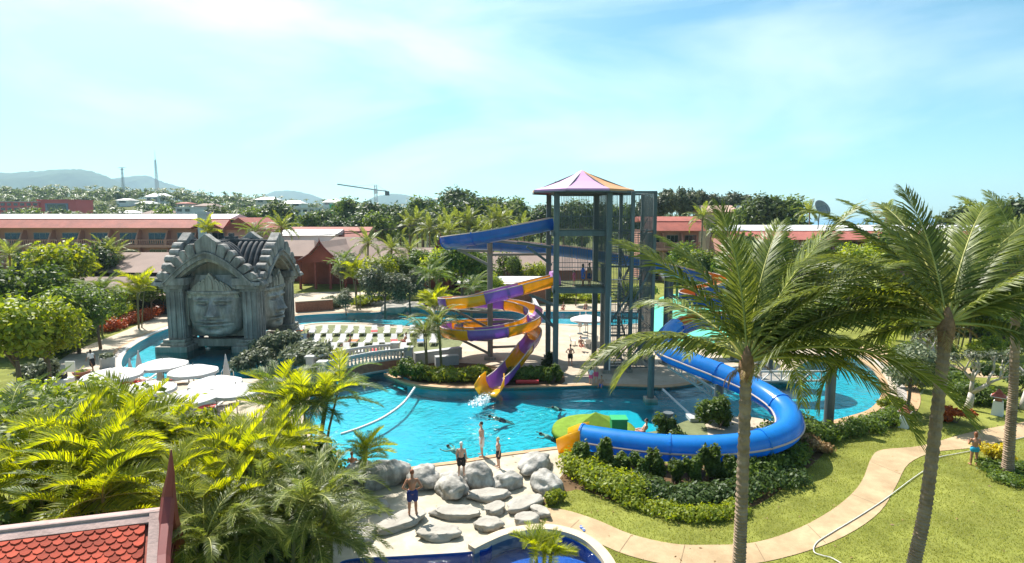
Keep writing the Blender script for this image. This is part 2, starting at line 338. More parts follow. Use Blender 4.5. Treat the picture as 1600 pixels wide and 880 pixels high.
edge_r = line_px([(1300,664),(1335,655),(1370,643),(1388,622),(1387,599),(1369,573),(1336,558),(1290,554)])
ribbon(edge_r, .45, -.1, .03, M_cope, 'pool_coping', 1); 
def offset(pts, d):
    n = len(pts); o = []
    for i, p in enumerate(pts):
        t = (pts[min(i+1,n-1)] - pts[max(i-1,0)]); t = Vector((t.x,t.y)).normalized(); o.append(Vector((p.x - t.y*d, p.y + t.x*d, 0)))
    return o
ribbon(offset(edge_r, -.45), .55, -.1, .022, M_pebble, 'pebble_border', -1)
ribbon(offset(edge_r, -1.0), .75, -.1, .028, M_cope, 'pool_coping', -1)
edge_l = line_px([(300,594),(240,593),(207,584),(189,570),(199,547),(227,528),(267,511),(310,499)])
ribbon(edge_l, .3, -.1, .03, M_white, 'pool_coping', 1); ribbon(offset(edge_l, .3), .4, -.1, .022, M_pebble, 'pebble_border', 1); ribbon(offset(edge_l, .7), .3, -.1, .028, M_cope, 'pool_coping', 1)
ribbon(line_px([(600,585),(640,600),(700,607),(770,607),(870,605),(930,603),(1000,605),(1040,606),(1085,600),(1130,588)]), .5, -.2, .05, M_cope, 'pool_coping', 1)
ribbon(line_px([(440,496),(470,492),(520,489),(590,487),(630,482),(700,485),(780,486),(880,486),(960,486)]), .4, -.2, .06, M_cope, 'pool_coping', 1)
ribbon(line_px([(1000,506),(950,509),(870,507),(800,504),(740,508),(690,512),(650,512),(600,507),(540,505),(490,506),(455,513)]), .4, -.2, .06, M_deck, 'pool_coping', 1)
ribbon(line_px([(512,720),(545,739),(600,738),(640,731),(680,725),(720,720),(780,710),(835,703),(868,699)]), .3, -.2, .04, M_cope, 'pool_coping', -1)
M_curb = mat('cream_curb', (.55,.44,.30), .8, .12, 1.5)
ribbon(line_px([(742,864),(768,851),(800,839),(850,833),(892,841),(922,858),(946,890),(950,930)]), .38, -.5, .17, M_curb, 'pool_curb', 1)

# far land: one sheet that rises into the wooded slope at the back, and the sea
def ridge(az):      # elevation (as tan) of the land's skyline by azimuth (tan)
    k = np.interp(az, [-1.1,-.89,-.6,-.45,-.3,-.1,.05,.25,.4,1.2], [.052,.050,.050,.038,.022,.016,.016,.010,-.01,-.012])
    return k
def terrain_h(x, y):
    x = np.asarray(x, float); y = np.asarray(y, float); D = np.maximum(y, 1.); az = x / D
    s = np.clip((D-175)/320., 0, 1); s = s*s*(3-2*s)
    top = 12 + ridge(az)*np.minimum(D, 520) - 9
    h = s*np.maximum(top, -8) + (1-s)*0
    return h + s*2.0*np.sin(x*.021+1)*np.cos(y*.017)
ys = np.r_[np.linspace(170,560,60), np.linspace(600,3200,20)]; us = np.linspace(-1.25,1.25,110)
TX = us[None,:]*np.maximum(ys,175)[:,None]; TY = np.repeat(ys[:,None], len(us), 1)
TX[0] = np.linspace(-220,220,len(us))
TZ = terrain_h(TX, TY); TZ[TY > 560] -= (TY[TY > 560]-560)*.02; TZ[0] = 0
V = np.c_[TX.ravel(), TY.ravel(), TZ.ravel()]; n = len(us)
q = np.array([[i*n+j, i*n+j+1, (i+1)*n+j+1, (i+1)*n+j] for i in range(len(ys)-1) for j in range(n-1)])
M_far = mat('far_ground', (.10,.11,.04), .95, .3, .02, spec=.05)
tag(link('terrain', npmesh('terrain', V, q, M_far, True)), kind='structure')
mb = MB()      # ground beside and behind the near lawn
mb.add([(-900,-60,-.02),(-170,-60,-.02),(-170,172,-.02),(-900,172,-.02),(170,-60,-.02),(900,-60,-.02),(900,172,-.02),(170,172,-.02),(-170,4,-.02),(170,4,-.02)], [(0,1,2,3),(4,5,6,7),(1,4,9,8)])
tag(mb.build('ground', M_lawn), kind='structure')
M_sea = mat('sea_water', (.02,.16,.34), .25, .15, .002, .3, .05)
mb = MB().add([(-30000,-3000,-14),(30000,-3000,-14),(30000,30000,-14),(-30000,30000,-14)], [(0,1,2,3)]); tag(mb.build('sea', M_sea), kind='structure')
# far blue hills
def hill(pts, Y, name, depth):
    """ridge line given by skyline pixels, standing at distance Y"""
    line = catmull([P(x, y, Y) for x, y in pts], 10); n = len(line); V = []
    for k, f in enumerate((0, .25, .5, .75, 1.0, 1.4)):
        for p in line:
            zz = p.z if f == 1.0 else p.z*(f if f < 1 else .6)
            wob = noise.noise(Vector((p.x*.004, k*2.3, Y*.001)))*p.z*.25*(f < 1) + noise.noise(Vector((p.x*.03, k*1.3, 5)))*p.z*.035
            V.append((p.x*(1 if f < 1 else 1+.1*(f-1)), Y - depth*(1-f), max(-20, zz + wob - (30 if f == 0 else 0))))
    q = [[k*n+j, k*n+j+1, (k+1)*n+j+1, (k+1)*n+j] for k in range(5) for j in range(n-1)]
    tag(link(name, npmesh(name, V, q, mat('wooded_hill', (.05,.085,.03), .95, .45, .012, .8, .05, c2=(.02,.04,.014), spec=.05), True)), kind='structure')
hill([(-260,285),(-120,262),(0,270),(50,268),(110,264),(150,270),(180,282),(215,300),(260,330)], 3600, 'hill', 1200)
hill([(150,300),(190,280),(225,274),(250,283),(280,292),(330,308),(380,325)], 4300, 'hill', 1200)
hill([(395,318),(420,302),(450,298),(485,304),(520,318)], 5200, 'hill', 1200)
hill([(560,322),(585,308),(615,303),(645,307),(680,318),(720,325)], 5200, 'hill', 1200)

# contraction joints across the path, and dry leaves blown over path, deck and lawn
M_joint = mat('path_joint_dark', (.20,.14,.08), .9, .2, 3)
for i, (a_, b_) in enumerate([((905,812),(888,828)),((985,838),(968,862)),((1070,852),(1062,884)),((1180,849),(1195,876)),((1262,820),(1290,848)),((1330,772),(1375,790)),((1362,722),(1410,742)),((1440,698),(1452,708)),((1520,677),(1535,694))]):
    pa, pc = G(*a_, .024), G(*b_, .024); dd = (pc-pa).normalized(); nn = Vector((-dd.y,dd.x,0))*.015; tag(MB().add([pa-nn,pa+nn,pc+nn,pc-nn], [(0,3,2,1)]).build('path_joint', M_joint), kind='structure')
rg = np.random.RandomState(14); nl_ = 900; lx = rg.uniform(-14,30,nl_); ly = rg.uniform(17,52,nl_); ok = ~(inside([(q.x,q.y) for q in pool_front], np.c_[lx,ly]) | inside([(q.x,q.y) for q in pool_temple], np.c_[lx,ly]) | inside([(q.x,q.y) for q in pool_low], np.c_[lx,ly])); lx, ly = lx[ok], ly[ok]; n_ = len(lx); aa = rg.uniform(0,6.28,n_); ss = rg.uniform(.03,.09,n_)
C_ = np.c_[lx,ly,np.full(n_,.035)]; u_ = np.c_[np.cos(aa)*ss,np.sin(aa)*ss,rg.uniform(-.01,.02,n_)]; w_ = np.c_[-np.sin(aa)*ss*.4,np.cos(aa)*ss*.4,rg.uniform(0,.02,n_)]
tag(link('leaf_litter', npmesh('leaf_litter', np.stack([C_-u_,C_+w_,C_+u_,C_-w_],1).reshape(-1,3), np.arange(n_*4).reshape(-1,4), L_dry)), 'dry leaves scattered over path, lawn and deck', 'leaves', kind='stuff')

# ================================================================ SLIDE TOWER
TWX0, TWX1, TWY0, TWY1 = 3.4, 7.3, 44.2, 48.8      # main tower footprint
CGX1 = 10.9                                         # stair cage reaches here
Z1, Z2, ZT = 6.6, 11.0, 13.9
tw = thing('slide_tower', 'tall grey steel water slide tower with caged stairs and pink and orange canopy', 'tower', ((TWX0+CGX1)/2, 46.5, 0))
def steel_col(x, y, z0, z1, w=.42, name='column', m=M_steel):
    c = MB().box(x-w/2, x+w/2, y-w/2, y+w/2, z0+.25, z1).build(name, m, tw, bevel=.03)
    MB().box(x-w*.85, x+w*.85, y-w*.85, y+w*.85, 0.0, .25).build('footing', M_stone_tan, c, bevel=.03)
for x, y in ((TWX0,TWY0),(TWX1+.05,TWY0-.4),(TWX0-.3,TWY1),(TWX1-.25,TWY1-.2)): steel_col(x, y, 0, ZT)
for x, y in ((CGX1,TWY0),(9.15,TWY0-.3),(CGX1,48.4),(9.1,48.4)): steel_col(x, y, 0, ZT+.05, .26)
def platform(z, name, x0=TWX0-.25, x1=TWX1+.25, y0=TWY0-.2, y1=TWY1+.15):
    mb = MB().box(x0, x1, y0, y1, z-.1, z)
    for yy in (y0+.08, (y0+y1)/2, y1-.08): mb.bar((x0-.01,yy,z-.26), (x1+.01,yy,z-.26), .14, .30)
    for xx in (x0+.08, x1-.08): mb.bar((xx,y0-.01,z-.265), (xx,y1+.01,z-.265), .14, .30)
    return mb.build(name, M_steel, tw)
for z in (Z1, Z2):
    pf = platform(z, 'platform')
    MB().box(TWX0, TWX1-.1, TWY0+.05, TWY1-.1, z+.004, z+.03).build('turf_mat', M_turf, pf)
def cage(a, c, z0, z1, step=.125, r=.011, name='cage_panel'):
    a, c = Vector((*a,0)), Vector((*c,0)); n = max(2, int((c-a).length/step)); mb = MB()
    for i in range(n+1):
        p = a.lerp(c, i/n); mb.bar((p.x,p.y,z0), (p.x,p.y,z1), r*2)
    for z in (z0, (z0*.62+z1*.38), z1): mb.bar((a.x,a.y,z), (c.x,c.y,z), .05, .05)
    o = mb.build(name, M_steel, tw); o['kind'] = 'stuff'; return o
FL, FR, BL, BR = (TWX0,TWY0), (TWX1,TWY0), (TWX0,TWY1), (TWX1,TWY1)
for z0, z1 in ((Z1+.05, Z2-.3), (Z2+.05, ZT-.1)):
    cage(FL, FR, z0, z1); cage(BL, BR, z0, z1); cage(FR, (FR[0],BR[1]), z0, z1, .2)
for z0, z1 in ((.3, 3.4), (3.5, Z1-.1), (Z1, Z2-.2), (Z2, ZT)):
    cage((TWX1+.3,TWY0), (CGX1-.1,TWY0), z0, z1, .11, .015); cage((CGX1,TWY0+.1), (CGX1,48.3), z0, z1, .13); cage((TWX1+.3,48.5), (CGX1-.1,48.5), z0, z1, .2)
MB().bar((TWX0,TWY0-.03,ZT+.02), (CGX1+.1,TWY0-.03,ZT+.02), .18, .16).bar((TWX0-.3,TWY1,ZT+.02), (CGX1+.1,48.6,ZT+.02), .18, .16).bar((CGX1,TWY0,ZT+.03), (CGX1,48.6,ZT+.03), .16, .14).bar((TWX0,TWY0,ZT+.03),(TWX0-.3,TWY1,ZT+.03),.16,.14).build('top_beam', M_steel, tw)
# stair flights zigzag inside the cage
nfl = 8; zs = [i*Z2/nfl for i in range(nfl+1)]
for i in range(nfl):
    lo, hi = zs[i], zs[i+1]; y0, y1 = 44.9, 47.7
    if i % 2: y0, y1 = y1, y0
    x = 8.3 if i % 2 == 0 else 9.9
    fl = MB().bar((x-.62,y0,lo+.05), (x-.62,y1,hi+.05), .07, .26).bar((x+.62,y0,lo+.05), (x+.62,y1,hi+.05), .07, .26).build('stair_flight', M_steel, tw)
    for k in range(7):
        t = (k+.5)/7; MB().box(x-.6, x+.6, y0+(y1-y0)*t-.13, y0+(y1-y0)*t+.13, lo+(hi-lo)*t+.06, lo+(hi-lo)*t+.10).build('step', M_steel, fl)
    MB().box(7.6, 10.7, min(y1,y1)-.35 if i % 2 else y1-.3, y1+.35 if not i % 2 else y1+.3, hi-.06, hi).build('landing', M_steel, tw)
    MB().bar((x-.62,y0,lo+1.0), (x-.62,y1,hi+1.0), .05).bar((x+.62,y0,lo+1.0), (x+.62,y1,hi+1.0), .05).build('handrail', M_steel, tw)
MB().bar((9.2,44.0,1.0), (10.9,44.0,3.2), .14).bar((7.4,44.0,3.6), (9.1,44.0,6.2), .14).bar((9.2,43.98,5.2),(10.9,43.98,8.6),.14).build('brace', M_steel, tw)
MB().bar((7.5,43.4,.3), (7.5,43.4,6.0), .09).build('drain_pipe', M_white, tw)
# canopy: eight panels, alternately pink and orange
M_pinkc = mat('pink_canvas', (.52,.27,.46), .6, .06, 1); M_orangec = mat('orange_canvas', (.58,.28,.12), .6, .06, 1)
M_red_u = mat('red_canvas', (.50,.10,.06), .6, .06, 1)
cx, cy, rr = 5.55, 46.4, 4.15
ap = Vector((cx, cy, 15.75)); ring = [Vector((cx + rr*math.cos(R(22.5+45*k)), cy + rr*math.sin(R(22.5+45*k)), 14.12)) for k in range(8)]
for k in range(8):
    a, c = ring[k], ring[(k+1) % 8]; mb = MB(); rows = []
    for i in range(5):
        t = i/4; sag = -.16*math.sin(math.pi*t); rows.append((ap.lerp(a, t)+Vector((0,0,sag)), ap.lerp(c, t)+Vector((0,0,sag))))
    vs = [p for r_ in rows for p in r_]; mb.add(vs, [(2*i,2*i+2,2*i+3,2*i+1) for i in range(4)])
    vs2 = [a, c, c-Vector((0,0,.16)), a-Vector((0,0,.16))]; mb.add(vs2, [(0,1,2,3)])
    o = mb.build('canopy_panel', M_orangec if k in (1,3,6,7) else M_pinkc, tw); so = o.modifiers.new('thick','SOLIDIFY'); so.thickness = .03
mb = MB()
for k in range(8): mb.bar(ap-Vector((0,0,.12)), ring[k]-Vector((0,0,.12)), .07, .1); mb.bar(ring[k]-Vector((0,0,.2)), ring[(k+1)%8]-Vector((0,0,.2)), .08, .1)
mb.bar((cx,cy,13.9), ap-Vector((0,0,.1)), .12); mb.build('canopy_frame', M_steel, tw)
for sx in (-1, 1):
    MB().bar((cx+sx*2.1,cy,ZT), (cx+sx*2.1,cy,14.85), .1).bar((cx+sx*2.1,cy-2.2,ZT+.05), (cx+sx*2.1,cy+2.4,ZT+.05), .12).build('canopy_post', M_steel, tw)

# ================================================================ SLIDES
def arcpath(pts, per=6): return catmull(pts, per)
def frames(pts):
    n = len(pts); out = []
    for i, p in enumerate(pts):
        d = (pts[min(i+1,n-1)] - pts[max(i-1,0)]).normalized(); s = d.cross(Vector((0,0,1))).normalized(); out.append((p, d, s, s.cross(d)))
    return out
def flume(parent, pts, r, wall, mo, mi, seg_len, rimmat, start=0, closed=None, name='flume_section'):
    """open U-shaped flume (or closed tube) cut into flanged sections; mo/mi outer/inner materials by section index"""
    fr = frames(pts); acc = [0]
    for i in range(1, len(pts)): acc.append(acc[-1] + (pts[i]-pts[i-1]).length)
    nseg = max(1, round(acc[-1]/seg_len)); bounds = [acc[-1]*k/nseg for k in range(nseg+1)]; i0 = 0
    for k in range(nseg):
        idx = [i for i in range(len(pts)) if bounds[k]-1e-6 <= acc[i] <= bounds[k+1]+1e-6]
        a = idx[0]-1 if idx and idx[0] > 0 else 0; idx = list(range(max(0, a), idx[-1]+1))
        cl = closed(k, nseg) if closed else False
        if cl: prof = [(r*math.sin(2*math.pi*j/24), -r*math.cos(2*math.pi*j/24)) for j in range(24)]
        else:
            prof = [(-r, wall)] + [(-r*math.cos(math.pi*j/12), -r*math.sin(math.pi*j/12)) for j in range(13)] + [(r, wall)]
        m = len(prof); mo_k, mi_k = mo(k), mi(k)
        def shell(sc_, flip, mm, nm, par):
            mb = MB(); vs = [fr[i][0] + fr[i][2]*(x*sc_) + fr[i][3]*(z*sc_ if z < 0 or cl else z) for i in idx for x, z in prof]
            jj = range(m) if cl else range(m-1)
            fs = [(a_*m+j, a_*m+(j+1) % m, (a_+1)*m+(j+1) % m, (a_+1)*m+j) for a_ in range(len(idx)-1) for j in jj]
            if flip: fs = [f[::-1] for f in fs]
            return mb.add(vs, fs).build(nm, mm, par, True)
        o = shell(1.0, False, mo_k, name, parent)
        if not cl:
            shell(.955, True, mi_k, 'inner_lining', o)
            mb = MB()
            for sx in (-1, 1): mb.tube([fr[i][0] + fr[i][2]*(sx*r*.978) + fr[i][3]*wall for i in idx], .045, 6)
            mb.build('rim', rimmat, o)
        else:
            mb = MB()
            for sx in (-1, 1): mb.tube([fr[i][0] + fr[i][2]*(sx*r*1.02) - fr[i][3]*(r*.05) for i in idx], .05, 6)
            mb.build('seam_flange', rimmat, o)
        i = idx[-1]; mb = MB(); vs = []
        for e in (-.05, .05):
            for sc_ in (1.0, 1.075): vs += [fr[i][0] + fr[i][1]*e + fr[i][2]*(x*sc_) + fr[i][3]*(z*sc_) for x, z in prof]
        jj = range(m) if cl else range(m-1); fs = []
        for j in jj:
            j2 = (j+1) % m; A, B, C, D = 0, m, 2*m, 3*m
            fs += [(B+j,B+j2,D+j2,D+j), (A+j,A+j2,B+j2,B+j), (C+j,D+j,D+j2,C+j2)]
        mb.add(vs, fs).build('joint_flange', mo_k, o)
def gloss(name, c):
    m = mat(name, c, .25, .10, .8, coat=.5, spec=.5); streaks(m, 1.4, .5, .92); t = m.node_tree; b = t.nodes['Principled BSDF']; src = b.inputs['Base Color'].links[0].from_socket; tr = t.nodes.new('ShaderNodeBsdfTranslucent'); mx = t.nodes.new('ShaderNodeMixShader'); mx.inputs[0].default_value = .42
    t.links.new(src, tr.inputs[0]); t.links.new(b.outputs[0], mx.inputs[1]); t.links.new(tr.outputs[0], mx.inputs[2]); t.links.new(mx.outputs[0], t.nodes['Material Output'].inputs[0]); return m
M_yel = gloss('yellow_fibreglass', (.90,.54,.015)); M_pur = gloss('purple_fibreglass', (.30,.16,.55)); M_lil = gloss('lilac_fibreglass', (.52,.25,.62))
M_blu = gloss('blue_fibreglass', (.012,.14,.68)); M_blu2 = gloss('sky_blue_fibreglass', (.015,.27,.76)); M_ora = gloss('orange_fibreglass', (.85,.27,.03))
M_rim = mat('pale_rim', (.50,.40,.36), .6, .1, 2)
s1 = thing('spiral_slide', 'yellow and purple open spiral water slide ending in the front pool', 'water slide', (-1.9,48,0))
p = arcpath([(3.3,46.4,7.0),(1.5,46,6.6),(-1.0,45.2,6.05),(-3.2,45.0,5.55),(-5.0,46.2,5.2),(-5.6,48.2,4.95),(-4.6,50.4,4.7),(-2.0,51.5,4.45),(0.6,50.8,4.2),(2.0,48.5,3.9),(1.4,46,3.5),(-0.8,44.7,3.15),(-3.2,44.9,2.9),(-5.0,46.3,2.75),(-5.4,48.3,2.65),(-4.3,50.4,2.55),(-1.8,51.3,2.5),(0.6,50.5,2.42),(1.8,48.6,2.3),(1.7,46.6,2.12),(1.2,45,1.85),(.6,43.4,1.45),(-.05,41.8,1.0),(-.7,40.4,.66),(-1.2,39.3,.55)], 6)
flume(s1, p, .62, .32, lambda k: M_yel if k % 2 == 0 else M_pur, lambda k: M_yel if k % 2 == 0 else M_lil, 3.1, M_rim)
# pale flared mouth at the platform and yellow splash tray at the end
MB().tube([(3.2,46.4,7.02),(3.75,46.5,7.12)], [.68,.78], 14, cap=False).build('entry_mouth', M_lil, s1, True)
e0 = Vector((-1.2,39.3,.5)); mb = MB()
prof = [(-1.0,.75),(-.98,.1),(-.6,-.42),(0,-.5),(.6,-.42),(.98,.1),(1.0,.75)]
d = Vector((-.37,-.93,0)).normalized(); sd = Vector((d.y*-1, d.x, 0)); rows = []
for t, zz, k in ((0,0,.72),(.5,-.06,.95),(1.25,-.22,1.0)): rows.append([e0 + d*t + sd*x*k + Vector((0,0,(z if z < 0 else z*(1-.55*t/1.25)) + zz)) for x, z in prof])
mb.add([v for r_ in rows for v in r_], [(i*7+j,i*7+j+1,(i+1)*7+j+1,(i+1)*7+j) for i in range(2) for j in range(6)])
o = mb.build('splash_tray', M_yel, s1, True); so = o.modifiers.new('thick','SOLIDIFY'); so.thickness = .06
# mast and arms that carry the spiral
mast = MB().tube([(-1.85,48.2,.2),(-1.85,48.2,10.2)], .23, 12).build('support_mast', M_brownsteel, s1)
MB().box(-2.35,-1.35,47.7,48.7,0,.22).build('footing', M_stone_tan, mast)
for a, c in (((-1.85,48.2,4.0),(-5.2,47.6,4.3)),((-1.85,48.2,2.6),(-4.6,47.6,4.2)),((-1.85,48.2,3.2),(1.9,48.4,3.3)),((-1.85,48.2,1.9),(1.6,48.4,3.2)),((-1.85,48.2,1.6),(-5.0,47.8,1.85)),((-1.85,48.2,.4),(-4.4,47.8,1.8)),((-1.85,48.2,1.0),(1.6,48.0,1.2)),((-1.85,48.2,4.9),(-1.4,45.2,5.45)),((-1.85,48.2,2.2),(-1.4,44.9,2.5)),((-1.85,48.2,9.0),(-1.85,46.3,10.0)),((-1.85,48.2,9.2),(-4.6,48.6,9.25)),((-1.85,48.2,8.0),(-4.3,48.5,9.2)),((-1.85,48.2,8.6),(-1.8,52.0,8.9)),((-1.85,48.2,8.9),(3.2,48.9,8.9)),((-1.85,48.2,10.1),(3.2,47.6,9.6))):
    MB().bar(a, c, .17, .2).build('support_arm', M_brownsteel, s1)
for a, c in (((3.4,44.3,5.2),(1.4,45.6,5.9)),((3.4,44.3,3.4),(1.9,45.4,4.7)),((3.2,46.0,9.6),(.4,46.0,10.0)),((3.2,46.2,8.2),(1.2,46.1,9.7))): MB().bar(a, c, .16, .2).build('bracket', M_steel, tw)

s2 = thing('blue_slide', 'long blue water slide with orange lining curling round the tower to the hedge', 'water slide', (10,38,0))
pts_up = arcpath([(3.2,46.3,11.65),(0,46,11.0),(-3,46.3,10.45),(-4.8,47.6,10.15),(-5.4,49.5,9.95),(-4.2,51.5,9.8),(-1.5,52.5,9.65),(2,52.6,9.35),(6,52.6,8.95),(10,52.6,8.3),(13.5,52.5,7.6),(16.4,52.2,6.95),(18.2,51.0,6.5),(17.6,49.3,6.1),(15.6,48.4,5.75),(14.6,47.6,5.5),(15.6,46.6,5.3),(18,46.0,5.15),(20.4,45.0,5.0),(20.8,43.2,4.85),(19,42.1,4.75),(16.6,42.2,4.65),(14.0,42.3,4.45),(11.7,40.6,4.1)], 6)
flume(s2, pts_up, .68, .34, lambda k: M_blu, lambda k: M_ora, 3.4, M_rim)
pts_dn = arcpath([(11.7,40.6,4.2),(10.3,38.3,3.8),(9.9,36.2,3.5),(10.9,34.6,3.2),(12.4,33.0,2.8),(13.8,31.2,2.35),(14.3,29.2,1.95),(13.6,27.4,1.6),(11.9,26.4,1.35),(9.8,26.2,1.15),(7.6,26.6,1.0),(5.4,27.5,.9),(3.6,28.4,.85)], 7)
flume(s2, pts_dn, .64, .3, lambda k: M_blu2, lambda k: M_blu2, 4.4, M_rim, closed=lambda k, n: True, name='tube_section')
mb = MB(); e0 = Vector((3.7,28.35,.82)); d = Vector((-.9,.44,0)).normalized(); sd = Vector((-d.y,d.x,0)); rows = []
prof = [(-1.0,.62),(-.95,.05),(-.6,-.55),(0,-.68),(.6,-.55),(.95,.05),(1.0,.62)]
for t, zz, k in ((0,0,.75),(.6,-.1,.85),(1.2,-.28,.9)): rows.append([e0 + d*t + sd*x*k + Vector((0,0,(z if z < 0 else z*(1-.5*t/1.2)) + zz)) for x, z in prof])
mb.add([v for r_ in rows for v in r_], [(i*7+j,i*7+j+1,(i+1)*7+j+1,(i+1)*7+j) for i in range(2) for j in range(6)])
o = mb.build('splash_tray', M_yel, s2, True); so = o.modifiers.new('thick','SOLIDIFY'); so.thickness = .07
# posts and trusses
def post(x, y, h, r=.2, name='support_post', par=s2, m=M_steel):
    o = MB().tube([(x,y,0.02),(x,y,h)], r, 14).build(name, m, par); MB().tube([(x,y,h),(x,y,h+.05)], r*1.12, 14).build('post_cap', M_steel, o)
    MB().box(x-.4,x+.4,y-.4,y+.4,-.3,.1).build('footing', M_stone_tan, o); return o
g = G(1294,666); post(g.x, g.y, 3.5, .27); g1 = G(1122,648); post(g1.x, g1.y, 1.9, .27); g2 = G(1043,688); post(g2.x, g2.y, 1.5, .25)
post(12.6,46.6,7.2,.2); post(18.6,47.6,5.6,.2); post(20.2,44.0,4.2,.2); post(17.2,42.2,3.9,.2); post(14.3,51.4,6.6,.2); post(8.2,51.6,7.8,.2); post(9.2,37.2,2.9,.22)
def truss(a, c, hgt, name='truss'):
    a, c = Vector(a), Vector(c); n = 7; dz = Vector((0,0,hgt)); mb = MB().bar(a, c, .1).bar(a+dz, c+dz, .1)
    for i in range(n+1):
        p_, q_ = a.lerp(c, i/n), a.lerp(c, min(1,(i+1)/n)); mb.bar(p_, p_+dz, .06)
        if i < n: mb.bar(p_ if i % 2 else p_+dz, q_+dz if i % 2 else q_, .05)
    mb.build(name, mat('pale_grey_steel', (.38,.39,.38), .5, .1, 1), s2)
truss((g.x,g.y,2.7), (13.9,31.4,2.0+.9), .55); truss((g1.x,g1.y,.9), (10.3,37.2,2.2), .5); truss((12.6,46.6,4.8),(16.5,43.2,3.9),.4)
for a, c in (((12.6,46.6,5.9),(14.4,47.6,5.0)),((12.6,46.6,4.6),(15.2,47.4,4.9)),((12.6,46.6,3.2),(14.2,45.0,4.4)),((12.6,46.6,6.9),(13.4,52,7.0)),((12.6,46.6,2.2),(13.6,43.2,3.8))): MB().bar(a, c, .18, .22).build('support_arm', M_steel, s2)

# ================================================================ FACE TEMPLE
TX0, TX1, TY0, TY1 = -31.6, -22.9, 51.6, 60.6
TCX, TCY = (TX0+TX1)/2, (TY0+TY1)/2
tp = thing('face_temple', 'grey stone temple pavilion with giant carved faces standing in the pool', 'temple', (TCX,TCY,0))
# plinths and corner pillars, each with stepped base and capital
for ix, x in enumerate((TX0+.9, TX1-.9)):
    for iy, y in enumerate((TY0+.9, TY1-.9)):
        o = MB().box(x-.72,x+.72,y-.72,y+.72,.95,5.6).build('pillar', M_stone, tp, bevel=.05)
        mb = MB()
        for k, (w, z0, z1) in enumerate(((1.45,-1.2,.42),(1.15,.42,.68),(1.0,.68,.95))): mb.box(x-w,x+w,y-w*(1.15 if iy == 0 else 1),y+w,z0,z1)
        mb.build('pillar_base', M_stone_tan, o, bevel=.04); mb = MB()
        for w, z0, z1 in ((.85,5.3,5.6),(1.05,5.6,5.95),(1.3,5.95,6.6)): mb.box(x-w,x+w,y-w,y+w,z0,z1)
        mb.build('capital', M_stone, o, bevel=.05); mb = MB()
        for dx in (-.45,0,.45): mb.box(x+dx-.13,x+dx+.13,y-.79,y-.70,1.0,5.3); mb.box(x+.70,x+.79,y+dx-.13,y+dx+.13,1.0,5.3)
        mb.build('pilaster', M_stone, o)
MB().box(TX0+1.2,TX1-1.2,TY0+2.2,TY1-1.4,2.2,6.4).build('core_wall', M_stone_tan, tp)
MB().box(TX0+.6,TX1-.6,TY0+1.9,TY1-.6,-.12,.1).build('bar_floor', M_stone_tan, tp)
ct = MB().box(TX0+1.6,TX1-1.6,TY0+1.0,TY0+1.5,.1,.75).box(TX0+1.4,TX1-1.4,TY0+.9,TY0+1.65,.75,.82).build('bar_counter', M_stone_tan, tp)
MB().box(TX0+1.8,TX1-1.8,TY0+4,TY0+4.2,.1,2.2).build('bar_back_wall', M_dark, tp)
# carved face as relief: heights from brow, eyes, nose, lips, cheeks, chin
def face_mesh():
    n, m = 110, 120; u = np.linspace(-1,1,n)[None,:]; v = np.linspace(0,1,m)[:,None]     # v: 0 chin .. 1 top of crown
    U = np.repeat(u, m, 0); Vv = np.repeat(v, n, 1); g = lambda x, s: np.exp(-(x/s)**2)
    wid = np.interp(v, [0,.04,.12,.3,.5,.7,.85,1.0], [.40,.62,.86,1.0,1.02,1.02,.98,.80])
    X = U*wid*2.55; Z = Vv*5.7
    rr_ = np.clip(np.abs(U), 0, 1); D = 1.25*np.sqrt(np.clip(1-rr_**2.6, 0, 1)) * np.interp(Vv, [0,.06,.2,.8,1.0], [.55,.9,1.0,.95,.7])
    x = X/2.55
    D += .30*g(Vv-.60,.03)*(g(np.abs(x)-.36,.26))                       # brows
    D -= .38*g(Vv-.535,.035)*g(np.abs(x)-.36,.19)                       # eye socket
    D += .34*g(Vv-.515,.026)*g(np.abs(x)-.36,.15)                       # lids
    D -= .14*g(Vv-.492,.007)*g(np.abs(x)-.36,.16)                       # slit
    nl = np.clip((.60-Vv)/.27, 0, 1)*(Vv > .335); D += .85*nl**.8*g(x,.10+.08*nl) * np.clip((Vv-.325)/.03, 0, 1)
    D += .34*g(Vv-.36,.03)*g(np.abs(x)-.17,.08)                         # nostrils
    D += .34*g(Vv-.265,.020)*g(x,.40) + .42*g(Vv-.205,.022)*g(x,.34)    # lips
    D -= .26*g(Vv-.236,.010)*g(x,.46); D -= .2*g(Vv-.158,.02)*g(x,.3)
    D += .24*g(Vv-.075,.06)*g(x,.34) + .14*g(Vv-.35,.1)*g(np.abs(x)-.55,.2)
    D += .28*((Vv > .70) & (Vv < .755))*1.0                             # headband
    D -= .25*(Vv > .755)
    D += .03*np.sin(Vv*40)*(Vv > .6)*(Vv < .7)*0
    V = np.c_[X.ravel(), -D.ravel(), Z.ravel()]
    q = np.array([[i*n+j, i*n+j+1, (i+1)*n+j+1, (i+1)*n+j] for i in range(m-1) for j in range(n-1)])
    return npmesh('carved_face', V, q, streaks(mat('face_stone', (.56,.52,.46), .42, .3, .5, .3, 9, c2=(.20,.19,.185), spec=.7, detail=9, metal=.15), 1.2, .3, .5), True)
fm = face_mesh()
petal = MB()
pr = [(-.30,0),(-.33,.5),(-.22,.85),(0,1.1),(.22,.85),(.33,.5),(.30,0)]
petal.extr([(a,-.10,b) for a, b in pr], (0,.3,0)); petal.extr([(a*.6,-.17,b*.72+.1) for a, b in pr], (0,.075,0))
pm = petal.mesh('crown_petal', M_stone_tan)
ear = MB(); ea = [(0,0),(.42,.1),(.5,1.2),(.62,2.2),(.5,3.1),(.18,3.3),(-.05,2.6),(0,1.2)]
